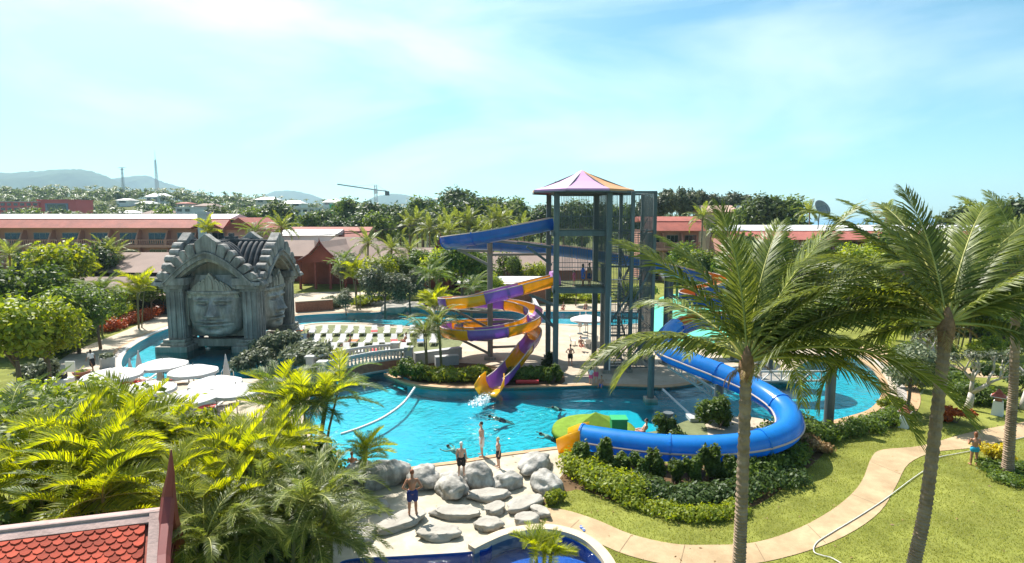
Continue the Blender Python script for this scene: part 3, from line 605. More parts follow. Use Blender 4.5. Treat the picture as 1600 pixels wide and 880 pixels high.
ear.extr([(a,-.25,b) for a, b in ea], (0,.6,0)); ear.extr([(a*.55+.13,-.36,b*.7+.5) for a, b in ea], (0,.12,0)); em = ear.mesh('ear', M_stone_tan)
def face_at(x, y, z, rz):
    root = link('carved_face', fm, tp); M0 = Matrix.Translation((x,y,z)) @ Matrix.Rotation(rz,4,'Z'); 
    root.matrix_basis = M0
    for k in range(-4, 5):
        s_ = 1.5 if k == 0 else 1.12 - .06*abs(k)
        o = link('crown_petal', pm, root, True); o.matrix_local = Matrix.Translation((k*.5 + (.14*np.sign(k)), -.12-1.1*math.sqrt(max(0,1-(abs(k)/4.6)**2.6)), 4.3 - .045*k*k)) @ Matrix.Rotation(-k*.1,4,'Y') @ Matrix.Scale(s_,4)
    for sx in (-1, 1):
        o = link('ear', em, root, True); o.matrix_local = Matrix.Translation((sx*2.5,-.2,1.0)) @ Matrix.Diagonal((sx,1,1,1))
face_at(-27.25, TY0+1.25, 1.1, 0); face_at(TX1-1.25, TCY, 1.1, R(90))
def tympanum(M0):
    pts = [(-3.3,1.0)] + [(t*3.75, 5.5+2.9*(1-abs(t)**1.55)) for t in [-1+2*i/16 for i in range(17)]] + [(3.3,1.0)]
    MB().extr([tuple(M0 @ Vector((a,0,b))) for a, b in pts], M0.to_3x3() @ Vector((0,.25,0))).build('tympanum', M_stone_tan, tp)
tympanum(Matrix.Translation((TCX,TY0+1.45,0))); tympanum(Matrix.Translation((TX1-1.45,TCY,0)) @ Matrix.Rotation(R(90),4,'Z'))
# cross-shaped vaulted roof of rounded ribs with four gable ends
def vault_profile(t):    # t -1..1 across; pointed arch from eave to ridge: returns (offset, z)
    a = abs(t); return t*2.75, 6.35 + 3.25*(1-a**1.75)
def rib_mesh(axis):
    pr = [vault_profile(-1+2*i/20) for i in range(21)]
    pts = [(0,o_,z_) if axis == 'x' else (o_,0,z_) for o_, z_ in pr]
    return MB().tube(pts, .2, 8).mesh('roof_rib', M_roofstone, True)
M_roofstone = streaks(mat('dark_roof_stone', (.15,.15,.155), .85, .4, .8, .5, 9, c2=(.06,.06,.065), detail=10))
for axis in ('x', 'y'):
    rm = rib_mesh(axis); sh = MB(); pr = [vault_profile(-1+2*i/20) for i in range(21)]; lo, hi = (TX0+.4-TCX, TX1-.4-TCX) if axis == 'x' else (TY0+.4-TCY, TY1-.4-TCY)
    vs = []
    for e in (lo, hi): vs += [((e,o_,z_-.06) if axis == 'x' else (o_,e,z_-.06)) for o_, z_ in pr]
    sh.add([(TCX+a,TCY+b_,c) for a, b_, c in vs], [(j,j+1,22+j,21+j) for j in range(20)])
    vo = sh.build('roof_vault', M_roofstone, tp, True)
    k = lo+.3
    while k < hi-.1:
        o = link('roof_rib', rm, vo, True); o.location = (TCX+k,TCY,0) if axis == 'x' else (TCX,TCY+k,0); k += .52
    rdg = MB().bar((TCX+(lo if axis=='x' else 0), TCY+(lo if axis=='y' else 0), 9.72), (TCX+(hi if axis=='x' else 0), TCY+(hi if axis=='y' else 0), 9.72), .4, .3).build('ridge', M_roofstone, vo)
MB().box(TX0+1.75,TX1-1.75,TY0+1.75,TY1-1.75,6.25,6.5).build('roof_slab', M_roofstone, tp)
# gable ends: curved band, big blocks fanned round it and an arched soffit
def gable(cx_, cy_, rz):
    root = bpy.data.objects.new('gable', None)
    def arch(t, off):       # t -1..1
        a = abs(t); x = t*(4.25+off); z = 5.7 + (3.15+off*1.05)*(1-a**1.55) + .35*max(0,a-.8)*2
        return x, z
    T = [-1+2*i/24 for i in range(25)]; M0 = Matrix.Translation((cx_,cy_,0)) @ Matrix.Rotation(rz,4,'Z')
    def band(o0, o1, y0, y1, nm, m, par):
        mb = MB(); vs = []
        for t in T:
            a, c = arch(t, o0), arch(t, o1); vs += [(a[0],y0,a[1]),(c[0],y0,c[1]),(c[0],y1,c[1]),(a[0],y1,a[1])]
        n_ = len(T); fs = [(4*i+k,4*i+(k+1)%4,4*i+4+(k+1)%4,4*i+4+k) for i in range(n_-1) for k in range(4)] + [(3,2,1,0),(4*n_-4,4*n_-3,4*n_-2,4*n_-1)]
        mb.add([tuple(M0 @ Vector(v)) for v in vs], fs); return mb.build(nm, m, par)
    g_ = band(-.45, -.05, -.55, .9, 'gable_arch', M_stone, tp)
    band(-.05, .12, -.7, .6, 'arch_moulding', M_stone, g_); band(-.75, -.45, -.2, .9, 'arch_soffit', M_stone_tan, g_)
    ed = [-1,-.87,-.74,-.61,-.48,-.36,-.2,.2,.36,.48,.61,.74,.87,1]
    for i in range(len(ed)-1):
        t0, t1 = ed[i], ed[i+1]; mid = (t0+t1)/2; ext = .95 + .35*(1-abs(mid)); pk = ext+(.34 if t1-t0 > .3 else .12)
        ts = [t0+.006+(t1-t0-.012)*k/4 for k in range(5)]; up_ = [arch(t0+.014, ext-.06), arch(t0+(t1-t0)*.25, ext+.04), arch(mid, pk), arch(t0+(t1-t0)*.75, ext+.04), arch(t1-.014, ext-.06)]
        lo_ = [arch(q_, .12) for q_ in ts]
        mb = MB().extr([tuple(M0 @ Vector((q_[0],-.5-.1*(i % 2),q_[1]))) for q_ in lo_+up_[::-1]], M0.to_3x3() @ Vector((0,.9,0)))
        mb.build('gable_block', M_stone, g_, bevel=.06)
    # spikes at the springing and the little shrine niche at the apex
    for sx in (-1, 1):
        for k, (dx, hh) in enumerate(((3.5,1.3),(3.95,1.5),(4.35,1.2))):
            mb = MB().extr([tuple(M0 @ Vector((sx*(dx+a),.05,6.0+b_*hh))) for a, b_ in ((-.2,0),(.2,0),(.22,.6),(0,1.1),(-.22,.6))], M0.to_3x3() @ Vector((0,.5,0)))
            mb.build('corner_leaf', M_stone, g_, bevel=.04)
gable(TCX, TY0+.1, 0); gable(TX1-.1, TCY, R(90)); gable(TX0+.1, TCY, R(-90)); gable(TCX, TY1-.1, R(180))
mb = MB()
for k, (r_, z_) in enumerate(((.9,9.6),(.7,9.95),(.45,10.2),(.2,10.5))): mb.box(TCX-r_,TCX+r_,TCY-r_,TCY+r_,z_-.3,z_)
mb.build('roof_finial', M_roofstone, tp)

# ================================================================ BUILDINGS
def hotel(name, label, x0, x1, y, bays, floors, fh, zbase, wallm, roofm, roof_h, top_m, depth=12, cat='hotel', gable_bay=None, balc=True, fine=True):
    """long hotel wing facing the pool: recessed balconies between raking fins, tiled skirt roof, flat top"""
    t = thing(name, label, cat, ((x0+x1)/2, y+depth/2, zbase)); zt = zbase + floors*fh; bw = (x1-x0)/bays
    MB().box(x0, x1, y+1.8, y+depth, zbase, zt).build('wall', wallm, t)
    bal_mesh = None
    if balc:
        mb = MB(); n = 13
        for i in range(n): mb.bar((.3+(bw-.6)*i/(n-1),0,.12), (.3+(bw-.6)*i/(n-1),0,.85), .13 if fine else .2, .1)
        mb.box(.1,bw-.1,-.09,.09,.85,1.0); bal_mesh = mb.mesh('balustrade', wallm)
    wmesh = MB().box(bw*.25,bw*.88,-.06,.0,.1,2.25).mesh('window', mat('window_frame_grey', (.35,.33,.31), .5, .1, 2))
    pw = bw*.63/3-.1; pmesh = MB().box(0,pw,-.085,-.06,.18,2.17).mesh('pane', M_glass)
    for f in range(floors):
        z = zbase + f*fh
        MB().box(x0-.1, x1+.1, y-.1, y+1.85, z+fh-.55 if f < floors-1 else zt-.2, z+fh-.004*f if f < floors-1 else zt+.02).build('floor_slab', wallm, t)
        for b in range(bays):
            bx = x0 + b*bw
            o = link('window', wmesh, t); o.location = (bx, y+1.78, z+.05)
            for k in range(3): c = link('pane', pmesh, o, True); c.location = (bw*.25+.06+k*(pw+.09), 0, 0)
            if balc and f > 0:
                o = link('balustrade', bal_mesh, t); o.location = (bx, y+.02, z+.0)
            fin = MB().extr([(bx-.14,y+1.8,z+.004),(bx-.14,y-.06,z+.004),(bx-.14,y-.06,z+1.05),(bx-.14,y+.9,z+fh-.56),(bx-.14,y+1.8,z+fh-.56)], (.28,0,0)).build('balcony_divider', wallm, t)
    # tiled skirt and flat pale top
    MB().add([(x0-.5,y-.7,zt-.05),(x1+.5,y-.7,zt-.05),(x1+.5,y+2.2,zt+roof_h),(x0-.5,y+2.2,zt+roof_h),(x0-.5,y+2.2,zt-.1),(x1+.5,y+2.2,zt-.1)], [(0,1,2,3),(0,4,5,1),(0,3,4),(1,5,2)]).build('roof_skirt', roofm, t)
    MB().add([(x0-.6,y+2.0,zt+roof_h),(x1+.6,y+2.0,zt+roof_h),(x1+.6,y+depth/2,zt+roof_h+.9),(x0-.6,y+depth/2,zt+roof_h+.9),(x1+.6,y+depth+.5,zt+roof_h-.3),(x0-.6,y+depth+.5,zt+roof_h-.3)], [(0,1,2,3),(3,2,4,5),(0,3,5),(1,4,2)]).build('roof_top', top_m, t)
    if gable_bay is not None:
        gx = x0 + gable_bay*bw + bw/2; w = bw*.62
        MB().extr([(gx-w,y-.9,zt-.3),(gx,y-.9,zt+roof_h*.85),(gx+w,y-.9,zt-.3),(gx+w*.86,y-.9,zt-.3),(gx,y-.9,zt+roof_h*.62),(gx-w*.86,y-.9,zt-.3)], (0,3,0)).build('dormer_gable', roofm, t)
        MB().extr([(gx-w*.8,y-.4,zt-.3),(gx,y-.4,zt+roof_h*.5),(gx+w*.8,y-.4,zt-.3)], (0,2,0)).build('gable_wall', wallm, t)
    return t
h1 = hotel('hotel_wing', 'long pink hotel wing with balconies and white roof behind the left garden', -125, -56.5, 113, 12, 3, 3.35, 0, M_pink, M_redroof, 1.75, M_whiteroof, gable_bay=11)
c = P(318,358,112); MB().box(c.x-.9,c.x+.9,111.6,113.4,0,12.6).box(c.x-1.1,c.x+1.1,111.4,113.6,12.6,13.1).build('service_shaft', mat('pale_blue_render', (.42,.48,.52), .7, .1, .5), h1)
def gable_house(name, label, x0, x1, y0, y1, z0, hw, hr, wallm, roofm, cat='building', axis='y', over=.7, nwin=2, wins=True, hip=0.0):
    """walls, pitched roof (ridge along axis), windows with panes on the front"""
    t = thing(name, label, cat, ((x0+x1)/2,(y0+y1)/2,z0)); MB().box(x0,x1,y0,y1,z0-2,z0+hw).build('wall', wallm, t); zr = z0+hw; o_ = over
    if axis == 'y':
        xm = (x0+x1)/2; ya, yb = y0-o_+hip, y1+o_-hip
        vs = [(x0-o_,y0-o_,zr-.15),(xm,ya,zr+hr),(x1+o_,y0-o_,zr-.15),(x0-o_,y1+o_,zr-.15),(xm,yb,zr+hr),(x1+o_,y1+o_,zr-.15)]
        fs = [(0,1,4,3),(1,2,5,4),(0,2,1),(3,4,5),(0,3,5,2)]
    else:
        ym = (y0+y1)/2; xa, xb = x0-o_+hip, x1+o_-hip
        vs = [(x0-o_,y0-o_,zr-.15),(x0-o_,y1+o_,zr-.15),(xa,ym,zr+hr),(x1+o_,y0-o_,zr-.15),(x1+o_,y1+o_,zr-.15),(xb,ym,zr+hr)]
        fs = [(0,3,5,2),(1,2,5,4),(0,2,1),(3,4,5),(0,1,4,3)]
    MB().add(vs, fs).build('roof', roofm, t)
    if wins:
        w = (x1-x0)/nwin
        for k in range(nwin):
            a = x0 + w*(k+.28); b_ = x0 + w*(k+.72); zc = z0 + hw*.32; zd = z0 + hw*.78
            f = MB().box(a-.1,b_+.1,y0-.07,y0,zc-.1,zd+.1).build('window', M_white, t); MB().box(a,b_,y0-.1,y0-.072,zc,zd).build('pane', M_glass, f)
    return t
cream = mat('cream_render', (.58,.53,.45), .8, .08, .4); pinkw = mat('pale_pink_render', (.56,.40,.36), .8, .1, .4); whitew = mat('white_render', (.68,.67,.65), .8, .06, .4)
gable_house('gabled_block', 'pink gabled end block beside the pale blue shaft', -56.0, -50.6, 113.5, 126, 0, 9.8, 2.2, M_pink, M_redroof, nwin=1)
gable_house('flat_house', 'low white roofed house right of the gabled pink block', -49.5, -38, 122, 134, 0, 8.4, 1.0, whitew, M_whiteroof, axis='x', nwin=4)
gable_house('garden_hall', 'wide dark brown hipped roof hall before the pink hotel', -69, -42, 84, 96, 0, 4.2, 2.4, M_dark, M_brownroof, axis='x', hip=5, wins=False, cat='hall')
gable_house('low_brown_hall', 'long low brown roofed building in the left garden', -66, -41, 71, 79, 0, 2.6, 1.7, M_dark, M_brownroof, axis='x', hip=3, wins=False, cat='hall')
gable_house('brown_box_roof', 'dark brown boxy roof block behind the temple gable', -54, -47, 98, 106, 0, 7.6, .5, mat('dark_brown_cladding', (.09,.06,.05), .8, .1, .5), M_brownroof, axis='x', wins=False)
# long red roofed wing and the open dining pavilions
hotel('hotel_wing', 'low red roofed wing behind the dining pavilion', -49, -32, 126, 5, 2, 3.6, 0, M_pink, M_redroof, 1.8, M_redroof, depth=9)
def sala(name, label, cx_, y0, w, d, eave, rise, ridge_x=False):
    """Thai pavilion: open posts, steep red gable with bargeboards and a broad brown roof behind"""
    t = thing(name, label, 'pavilion', (cx_, y0+d/2, 0)); hw = w/2
    for sx in (-1,-.33,.33,1):
        for yy in (y0+.4, y0+d-.4): MB().box(cx_+sx*(hw-.5)-.18, cx_+sx*(hw-.5)+.18, yy-.18, yy+.18, 0, eave+.3).build('post', M_redroof, t)
    def sweep(y_a, y_b, k, m, nm):
        mb = MB(); pr = [(-1.0,0),(-.72,.16),(-.42,.42),(-.16,.78),(0,1.1),(.16,.78),(.42,.42),(.72,.16),(1.0,0)]
        vs = [(cx_+a*hw*1.2*k, yy, eave+b*rise*k) for yy in (y_a,y_b) for a, b in pr]
        mb.add(vs, [(j,j+1,9+j+1,9+j) for j in range(8)]); o = mb.build(nm, m, t); so = o.modifiers.new('thick','SOLIDIFY'); so.thickness = .18; return o
    ro = sweep(y0-.8, y0+d+.6, 1.0, M_brownroof, 'roof')
    MB().extr([(cx_-hw*1.06,y0,eave+.05),(cx_-hw*.4,y0,eave+rise*.42),(cx_,y0,eave+rise*1.0),(cx_+hw*.4,y0,eave+rise*.42),(cx_+hw*1.06,y0,eave+.05)], (0,.15,0)).build('gable_panel', M_redroof, t)
    for sx in (-1, 1):
        MB().tube([(cx_+sx*hw*1.22,y0-.85,eave-.05),(cx_+sx*hw*.74,y0-.85,eave+rise*.17),(cx_+sx*hw*.42,y0-.85,eave+rise*.45),(cx_+sx*hw*.15,y0-.85,eave+rise*.82),(cx_,y0-.85,eave+rise*1.14)], [.16,.15,.15,.14,.1], 6).build('bargeboard', mat('maroon_board', (.20,.04,.03), .6, .15, 1), t)
    MB().tube([(cx_,y0-.85,eave+rise*1.1),(cx_,y0-.95,eave+rise*1.32)], [.12,.02], 6).build('finial', M_redroof, t)
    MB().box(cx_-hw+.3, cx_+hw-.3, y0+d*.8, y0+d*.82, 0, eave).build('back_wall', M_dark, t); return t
c = P(503,420,96); sala('dining_pavilion', 'open dining pavilion with steep red gable right of the temple', c.x, 96, 8.6, 14, 4.5, 3.2)
c = P(690,400,92); sala('garden_pavilion', 'small maroon gabled pavilion behind the upper blue slide', c.x, 92, 6.4, 9, 4.9, 3.6)
gable_house('pavilion_hall', 'broad brown roofed hall behind the red dining gable', P(533,400,102).x-8, P(533,400,102).x+8, 104, 118, 0, 4.3, 4.0, M_redroof, M_brownroof, axis='x', hip=5, wins=False, cat='hall')
gable_house('long_hall', 'long low brown roofed hall behind the central garden', -24, -10, 98, 110, 0, 4.0, 2.6, M_redroof, M_brownroof, axis='x', hip=2, wins=False, cat='hall')
gable_house('long_hall', 'brown roofed hall behind the slide tower', -8, 14, 94, 106, 0, 3.6, 2.4, M_redroof, M_brownroof, axis='x', hip=2, wins=False, cat='hall')
gable_house('white_shed', 'low white roofed pavilion seen through the tower legs', -7, 5, 80, 87, 0, 3.0, .5, M_brick, M_whiteroof, axis='x', wins=False, cat='pavilion')
gable_house('left_temple_hall', 'brown roofed hall just left of the red dining gable', P(440,400,106).x-4, P(440,400,106).x+5, 108, 118, 0, 5.0, 2.6, M_redroof, M_brownroof, axis='x', hip=2, wins=False, cat='hall')
# right hand hotel wings
hotel('hotel_wing', 'red tiled hotel wing with balconies behind the coconut palms', 37, 98, 96, 11, 3, 2.8, 0, M_pink, mat('salmon_tile_roof', (.42,.13,.10), .75, .2, .5, .3, 9), 1.4, M_whiteroof)
hotel('hotel_wing', 'short red roofed wing between tower and nearest coconut palm', 25, 35.5, 108, 3, 3, 3.2, 0, M_pink, M_redroof, 1.7, M_redroof)
gable_house('tan_block', 'tan flat topped building with satellite dish on the right skyline', P(1105,330,150).x, P(1150,330,150).x, 150, 160, 0, 13.6, 1.6, mat('tan_render', (.46,.34,.26), .8, .1, .4), mat('pink_tile_roof', (.48,.30,.24), .7, .1, .5), axis='x', nwin=2)
def dish(px, py, Y, r, label, m):
    c = P(px, py, Y); t = thing('satellite_dish', label, 'satellite dish', (c.x, Y, c.z-r)); mb = MB(); ax = Vector((.25,-.75,.5)).normalized(); x = ax.cross(Vector((0,0,1))).normalized(); y = x.cross(ax)
    vs = []; n = 20
    for i in range(6):
        q_ = i/5*r
        for j in range(n): a = 2*math.pi*j/n; vs.append(c + x*q_*math.cos(a) + y*q_*math.sin(a) + ax*(q_*q_/(2.2*r)))
    mb.add(vs, [(i*n+j,i*n+(j+1)%n,(i+1)*n+(j+1)%n,(i+1)*n+j) for i in range(5) for j in range(n)]); o = mb.build('reflector', m, t, True); so = o.modifiers.new('t','SOLIDIFY'); so.thickness = .05
    MB().tube([c, (c.x,c.y+.3,c.z-r*2.2)], .09, 8).build('mast', M_steel, t)
    mb = MB()
    for k in range(3): a = 2.1*k; mb.bar(c + x*r*.9*math.cos(a) + y*r*.9*math.sin(a) + ax*.38*r, c + ax*r*.9, .04)
    mb.build('feed_arm', M_steel, t)
dish(1156,331,148,1.5,'white satellite dish on the tan building', M_white); dish(1281,328,98,1.5,'grey mesh satellite dish on the red tiled wing roof', mat('mesh_grey', (.30,.30,.30), .6, .1, 2)); 
# lamp pillar in the garden
c = G(648,452); t = thing('garden_pillar', 'white pillar with rounded dark lantern head in the central garden', 'pillar', (c.x, c.y, 0))
zt = P(648,388,c.y).z
MB().box(c.x-.55,c.x+.55,c.y-.55,c.y+.55,0,zt-1.6).build('shaft', M_white, t, bevel=.05); MB().lathe([(.75,0),(.75,.9),(.55,1.35),(.2,1.6)], 14, (c.x,c.y,zt-1.6)).build('lantern_head', M_steel, t)
# far buildings on the slope
red_b = mat('coral_render', (.60,.10,.09), .7, .08, .1)
def far_block(name, label, px0, px1, py_top, py_bot, Y, wallm, roofm, nx, nz, flat=True, cat='building'):
    a, b_ = P(px0, py_bot, Y), P(px1, py_top, Y); t = thing(name, label, cat, ((a.x+b_.x)/2, Y+5, a.z)); MB().box(a.x,b_.x,Y,Y+12,a.z-6,b_.z).build('wall', wallm, t)
    if flat: MB().box(a.x-.3,b_.x+.3,Y-.4,Y+12.3,b_.z,b_.z+.35).build('roof', roofm, t)
    else:
        h = (b_.x-a.x)*.16; MB().add([(a.x-.6,Y-.6,b_.z),(b_.x+.6,Y-.6,b_.z),(b_.x+.6,Y+12,b_.z),(a.x-.6,Y+12,b_.z),(a.x+h,Y+5.5,b_.z+h),(b_.x-h,Y+5.5,b_.z+h)], [(0,1,5,4),(1,2,5),(2,3,4,5),(3,0,4)]).build('roof', roofm, t)
    w, h = (b_.x-a.x)/max(nx,1), (b_.z-a.z)/max(nz,1)
    for i in range(nx):
        for j in range(nz):
            x_, z_ = a.x+w*(i+.2), a.z+h*(j+.25); f = MB().box(x_,x_+w*.6,Y-.12,Y,z_,z_+h*.55).build('window', mat('slate_frame', (.16,.19,.24), .6, .1, 1), t); MB().box(x_+w*.06,x_+w*.54,Y-.16,Y-.122,z_+h*.06,z_+h*.49).build('pane', M_glass, f)
    return t
far_block('coral_hotel', 'coral red hotel with grey window strip at the far left slope', -40, 60, 316, 338, 290, red_b, mat('pink_roof', (.62,.38,.38), .7, .05, .2), 10, 3)
far_block('coral_annex', 'taller plain coral block joined beside the striped hotel', 60, 118, 313, 337, 291, red_b, red_b, 1, 1)
houses = [('white house with flat roof on the slope below the tall mast',228,258,307,318,420,whitew,M_whiteroof,3,1,False),('pale blue and white house right of the coral block',180,205,333,341,260,whitew,M_whiteroof,2,1,False),('pink gabled house among trees above the hotel roof',222,262,334,341,230,pinkw,M_brownroof,2,1,False),('grey flat house with white walls above the hotel gable',275,299,325,340,235,whitew,M_whiteroof,2,2,True),('small dark roofed house on the wooded slope',276,290,318,326,330,pinkw,M_redroof,1,1,False),('brown walled house right of the grey flat house',305,332,322,331,300,pinkw,M_brownroof,2,1,False),('white roofed hut high on the slope',182,200,313,318,400,whitew,M_whiteroof,1,1,False),('pale roofed house at the foot of the slope',212,235,318,324,380,whitew,M_whiteroof,2,1,False),
 ('white hipped roof villa left of the crane',400,428,312,318,340,cream,M_whiteroof,2,1,False),('white block with blue tank among trees left of centre',462,492,326,342,210,whitew,M_whiteroof,3,2,True),('small cream hut above the red wing roof',521,546,351,360,170,cream,M_whiteroof,1,1,False),('pale villa with white roof beside the green net',440,470,318,323,360,whitew,M_whiteroof,2,1,False),('white roofed house under the crane arm',505,530,316,321,400,whitew,M_whiteroof,2,1,False),('bright green netted site shed below the crane',515,543,320,325,350,mat('green_net', (.03,.42,.16), .7, .1, 1),mat('green_net', (.03,.42,.16)),0,0,True),('pale building at the crane foot',570,600,321,329,340,whitew,M_whiteroof,2,1,True),
 ('distant pink terraced hotel on the central skyline',736,768,309,318,600,pinkw,pinkw,6,3,True),('small white block on the skyline left of the pink hotel',664,680,312,318,620,whitew,M_whiteroof,2,1,True)]
for lb, a, b_, t0, t1, Y, wm, rm, nx, nz, fl in houses: far_block('hillside_house', lb, a, b_, t0, t1, Y, wm, rm, nx, nz, fl, cat='house')
# masts and crane
def lattice(mb, x, y, z0, z1, w0, w1, n):
    for i in range(n):
        a, b_ = z0+(z1-z0)*i/n, z0+(z1-z0)*(i+1)/n; wa, wb = w0+(w1-w0)*i/n, w0+(w1-w0)*(i+1)/n; q0 = [(-1,-1),(1,-1),(1,1),(-1,1)]
        for k in range(4):
            (ax,ay),(bx,by) = q0[k], q0[(k+1)%4]
            mb.bar((x+ax*wa,y+ay*wa,a),(x+ax*wb,y+ay*wb,b_),.16); mb.bar((x+ax*wa,y+ay*wa,a),(x+bx*wb,y+by*wb,b_),.1); mb.bar((x+ax*wa,y+ay*wa,a),(x+bx*wa,y+by*wa,a),.1)
    return mb
M_mast = mat('mast_steel', (.34,.34,.35), .5, .1, .3)
a, b_ = P(246,302,430), P(243,250,430); t = thing('radio_mast', 'tall slim lattice radio mast on the left slope', 'mast', (a.x,430,a.z))
lattice(MB(), a.x, 430, a.z-8, b_.z, 1.1, .35, 16).build('lattice', M_mast, t); MB().tube([(a.x,430,b_.z),(a.x,430,b_.z+7)], [.16,.05], 6).build('antenna', M_mast, t)
a, b_ = P(193,298,470), P(192,262,470); t = thing('antenna_mast', 'shorter antenna mast with crossed head left of the tall mast', 'mast', (a.x,470,a.z))
lattice(MB(), a.x, 470, a.z-8, b_.z, .9, .4, 9).build('lattice', M_mast, t); MB().bar((a.x-3,470,b_.z),(a.x+3,470,b_.z),.3).bar((a.x-1.6,470,b_.z-1.4),(a.x+1.6,470,b_.z-1.4),.3).build('head', M_mast, t)
a, b_ = P(588,330,360), P(588,289,360); t = thing('tower_crane', 'white tower crane with long jib on the central skyline', 'crane', (a.x,360,a.z))
lattice(MB(), a.x, 360, a.z-5, b_.z, .7, .7, 10).build('mast', M_mast, t); j0, j1, j2 = P(588,297,360), P(527,288,352), P(605,299,362)
MB().bar(j0,j1,.5,.7).bar(b_,j0.lerp(j1,.7),.1).build('jib', M_mast, t); MB().bar(j0,j2,.5,.6).bar(b_,j2,.1).build('counter_jib', M_mast, t); MB().box(j2.x-1.2,j2.x+1.2,361,363,j2.z-2.6,j2.z).build('counterweight', M_steel, t); MB().box(j0.x-1.3,j0.x+.9,358.6,360,j0.z-2.2,j0.z-.2).build('cab', M_white, t)
# street pole with wires
a = P(668,395,128); t = thing('power_pole', 'grey power pole with wires in the palm grove', 'pole', (a.x,128,0)); zt = P(668,346,128).z
MB().tube([(a.x,128,0),(a.x,128,zt)], [.2,.13], 8).build('pole', M_mast, t); MB().bar((a.x-1,128,zt-.5),(a.x+1,128,zt-.5),.14).build('crossarm', M_mast, t)
for k in range(3):
    p0 = Vector((a.x-.8+.8*k,128,zt-.4)); MB().tube([p0.lerp(Vector((p0.x-34,118,zt-2.4)), s/8)+Vector((0,0,-1.2*math.sin(math.pi*s/8))) for s in range(9)], .035, 4).build('wire', M_dark, t); MB().tube([p0.lerp(Vector((p0.x+28,140,zt-.5)), s/8)+Vector((0,0,-1.0*math.sin(math.pi*s/8))) for s in range(9)], .035, 4).build('wire', M_dark, t)

# near roof in the bottom left corner: every tile its own piece
def local_frame(o, ex, ey): return Matrix(((ex.x,ey.x,ex.cross(ey).x,o.x),(ex.y,ey.y,ex.cross(ey).y,o.y),(ex.z,ey.z,ex.cross(ey).z,o.z),(0,0,0,1)))
r0, r1 = P(-60,838,10.8), P(258,800,12.4)        # ridge line
rd = thing('tiled_roof', 'red fish-scale tiled roof with upswept maroon finial at the bottom left corner', 'roof', (r0.x, r0.y-1, 3))
ex = (r1-r0).normalized(); side = Vector((ex.y,-ex.x,0)).normalized(); down = (side*.90 + Vector((0,0,-.43))).normalized(); ey = -down; Lr = (r1-r0).length; nrm = ex.cross(ey)
tm = MB(); pr = [(-.098,.2),(-.098,-.02),(-.07,-.09),(0,-.125),(.07,-.09),(.098,-.02),(.098,.2)]
tm.extr([(a,b_,.0) for a, b_ in pr], (0,0,.035)); M_tt = mat('terracotta_tile', (.44,.075,.04), .75, .3, 1.4, .2, 20, c2=(.30,.05,.028), spec=.15); tn = M_tt.node_tree; oi_ = tn.nodes.new('ShaderNodeObjectInfo'); hv = tn.nodes.new('ShaderNodeHueSaturation'); mr_ = tn.nodes.new('ShaderNodeMapRange'); mr_.inputs[3].default_value = .6; mr_.inputs[4].default_value = 1.3
pb_ = tn.nodes['Principled BSDF']; src_ = pb_.inputs['Base Color'].links[0].from_socket; tn.links.new(oi_.outputs['Random'], mr_.inputs[0]); tn.links.new(mr_.outputs[0], hv.inputs['Value']); tn.links.new(src_, hv.inputs['Color']); tn.links.new(hv.outputs[0], pb_.inputs['Base Color'])
tmesh = tm.mesh('roof_tile', M_tt)
base = MB(); q_ = [r0, r1, r1+down*2.6, r0+down*2.6]; base.add([v - nrm*.05 for v in q_] + [v - nrm*.12 for v in q_], [(0,3,2,1),(4,5,6,7)]); deck_r = base.build('roof_deck', M_redroof, rd)
other = (-side*.7 + Vector((0,0,-.7))).normalized(); MB().add([r0,r1,r1+other*3,r0+other*3], [(0,1,2,3)]).build('back_slope', M_redroof, rd)
rows, cols = 14, int(Lr/.2); rt = random.Random(5)
for r_ in range(rows):
    for c_ in range(cols):
        xx = .1 + c_*.2 + (.1 if r_ % 2 else 0)
        if xx > Lr-.42: continue
        o = link('roof_tile', tmesh, rd, True); pos = r0 + ex*xx + down*(.3+r_*.15); 
        Mx = local_frame(pos + nrm*(.03+rt.uniform(-.004,.004)), ex, ey) @ Matrix.Rotation(R(-9)+rt.uniform(-.02,.02),4,'X') @ Matrix.Rotation(rt.uniform(-.03,.03),4,'Z'); o.matrix_basis = Matrix.Translation(-rd.location) @ Mx
M_cap = mat('stained_pink_plaster', (.52,.36,.32), .85, .3, 1.6, .3, 14, c2=(.28,.20,.18), detail=10)
cap = MB().bar(r0, r1, .24, .18).build('ridge_cap', M_cap, rd, bevel=.04)
MB().bar(r0+down*.2+nrm*.05, r1+down*.2+nrm*.05, .18, .06, up=tuple(nrm)).build('ridge_flashing', M_cap, rd)
MB().bar(r1+down*.0+nrm*.06-ex*.2, r1+down*2.6+nrm*.06-ex*.2, .2, .1, up=tuple(nrm)).build('verge_cap', M_cap, rd)
M_maroon = mat('maroon_paint', (.22,.045,.04), .5, .15, 1.5)
up = Vector((0,0,1)); pts = [r1+down*2.6, r1+down*1.2-ex*.02, r1+down*.45+ex*.02+up*.05, r1+ex*.08+up*.35, r1+ex*.16+up*.9, r1+ex*.2+up*1.45]
MB().tube(pts, [.16,.15,.15,.14,.08,.015], 6).build('bargeboard', M_maroon, rd); 
ptsb = [r1+other*2.6+ex*.1, r1+other*1.2+ex*.1, r1+other*.45+ex*.1+up*.0, r1+ex*.12+up*.3, r1+ex*.17+up*.9]
MB().tube(ptsb, [.15,.15,.14,.12,.06], 6).build('bargeboard', M_maroon, rd)
MB().extr([r1+down*.3-ex*.1, r1+down*2.4-ex*.1, r1+other*2.4-ex*.1, r1+other*.3-ex*.1], ex*.06).build('gable_panel', M_maroon, rd)
for k in (.8,1.3,1.8,2.3): MB().bar(r1+down*k+ex*.02, r1+other*k+ex*.02, .1, .08).build('gable_batten', M_maroon, rd)

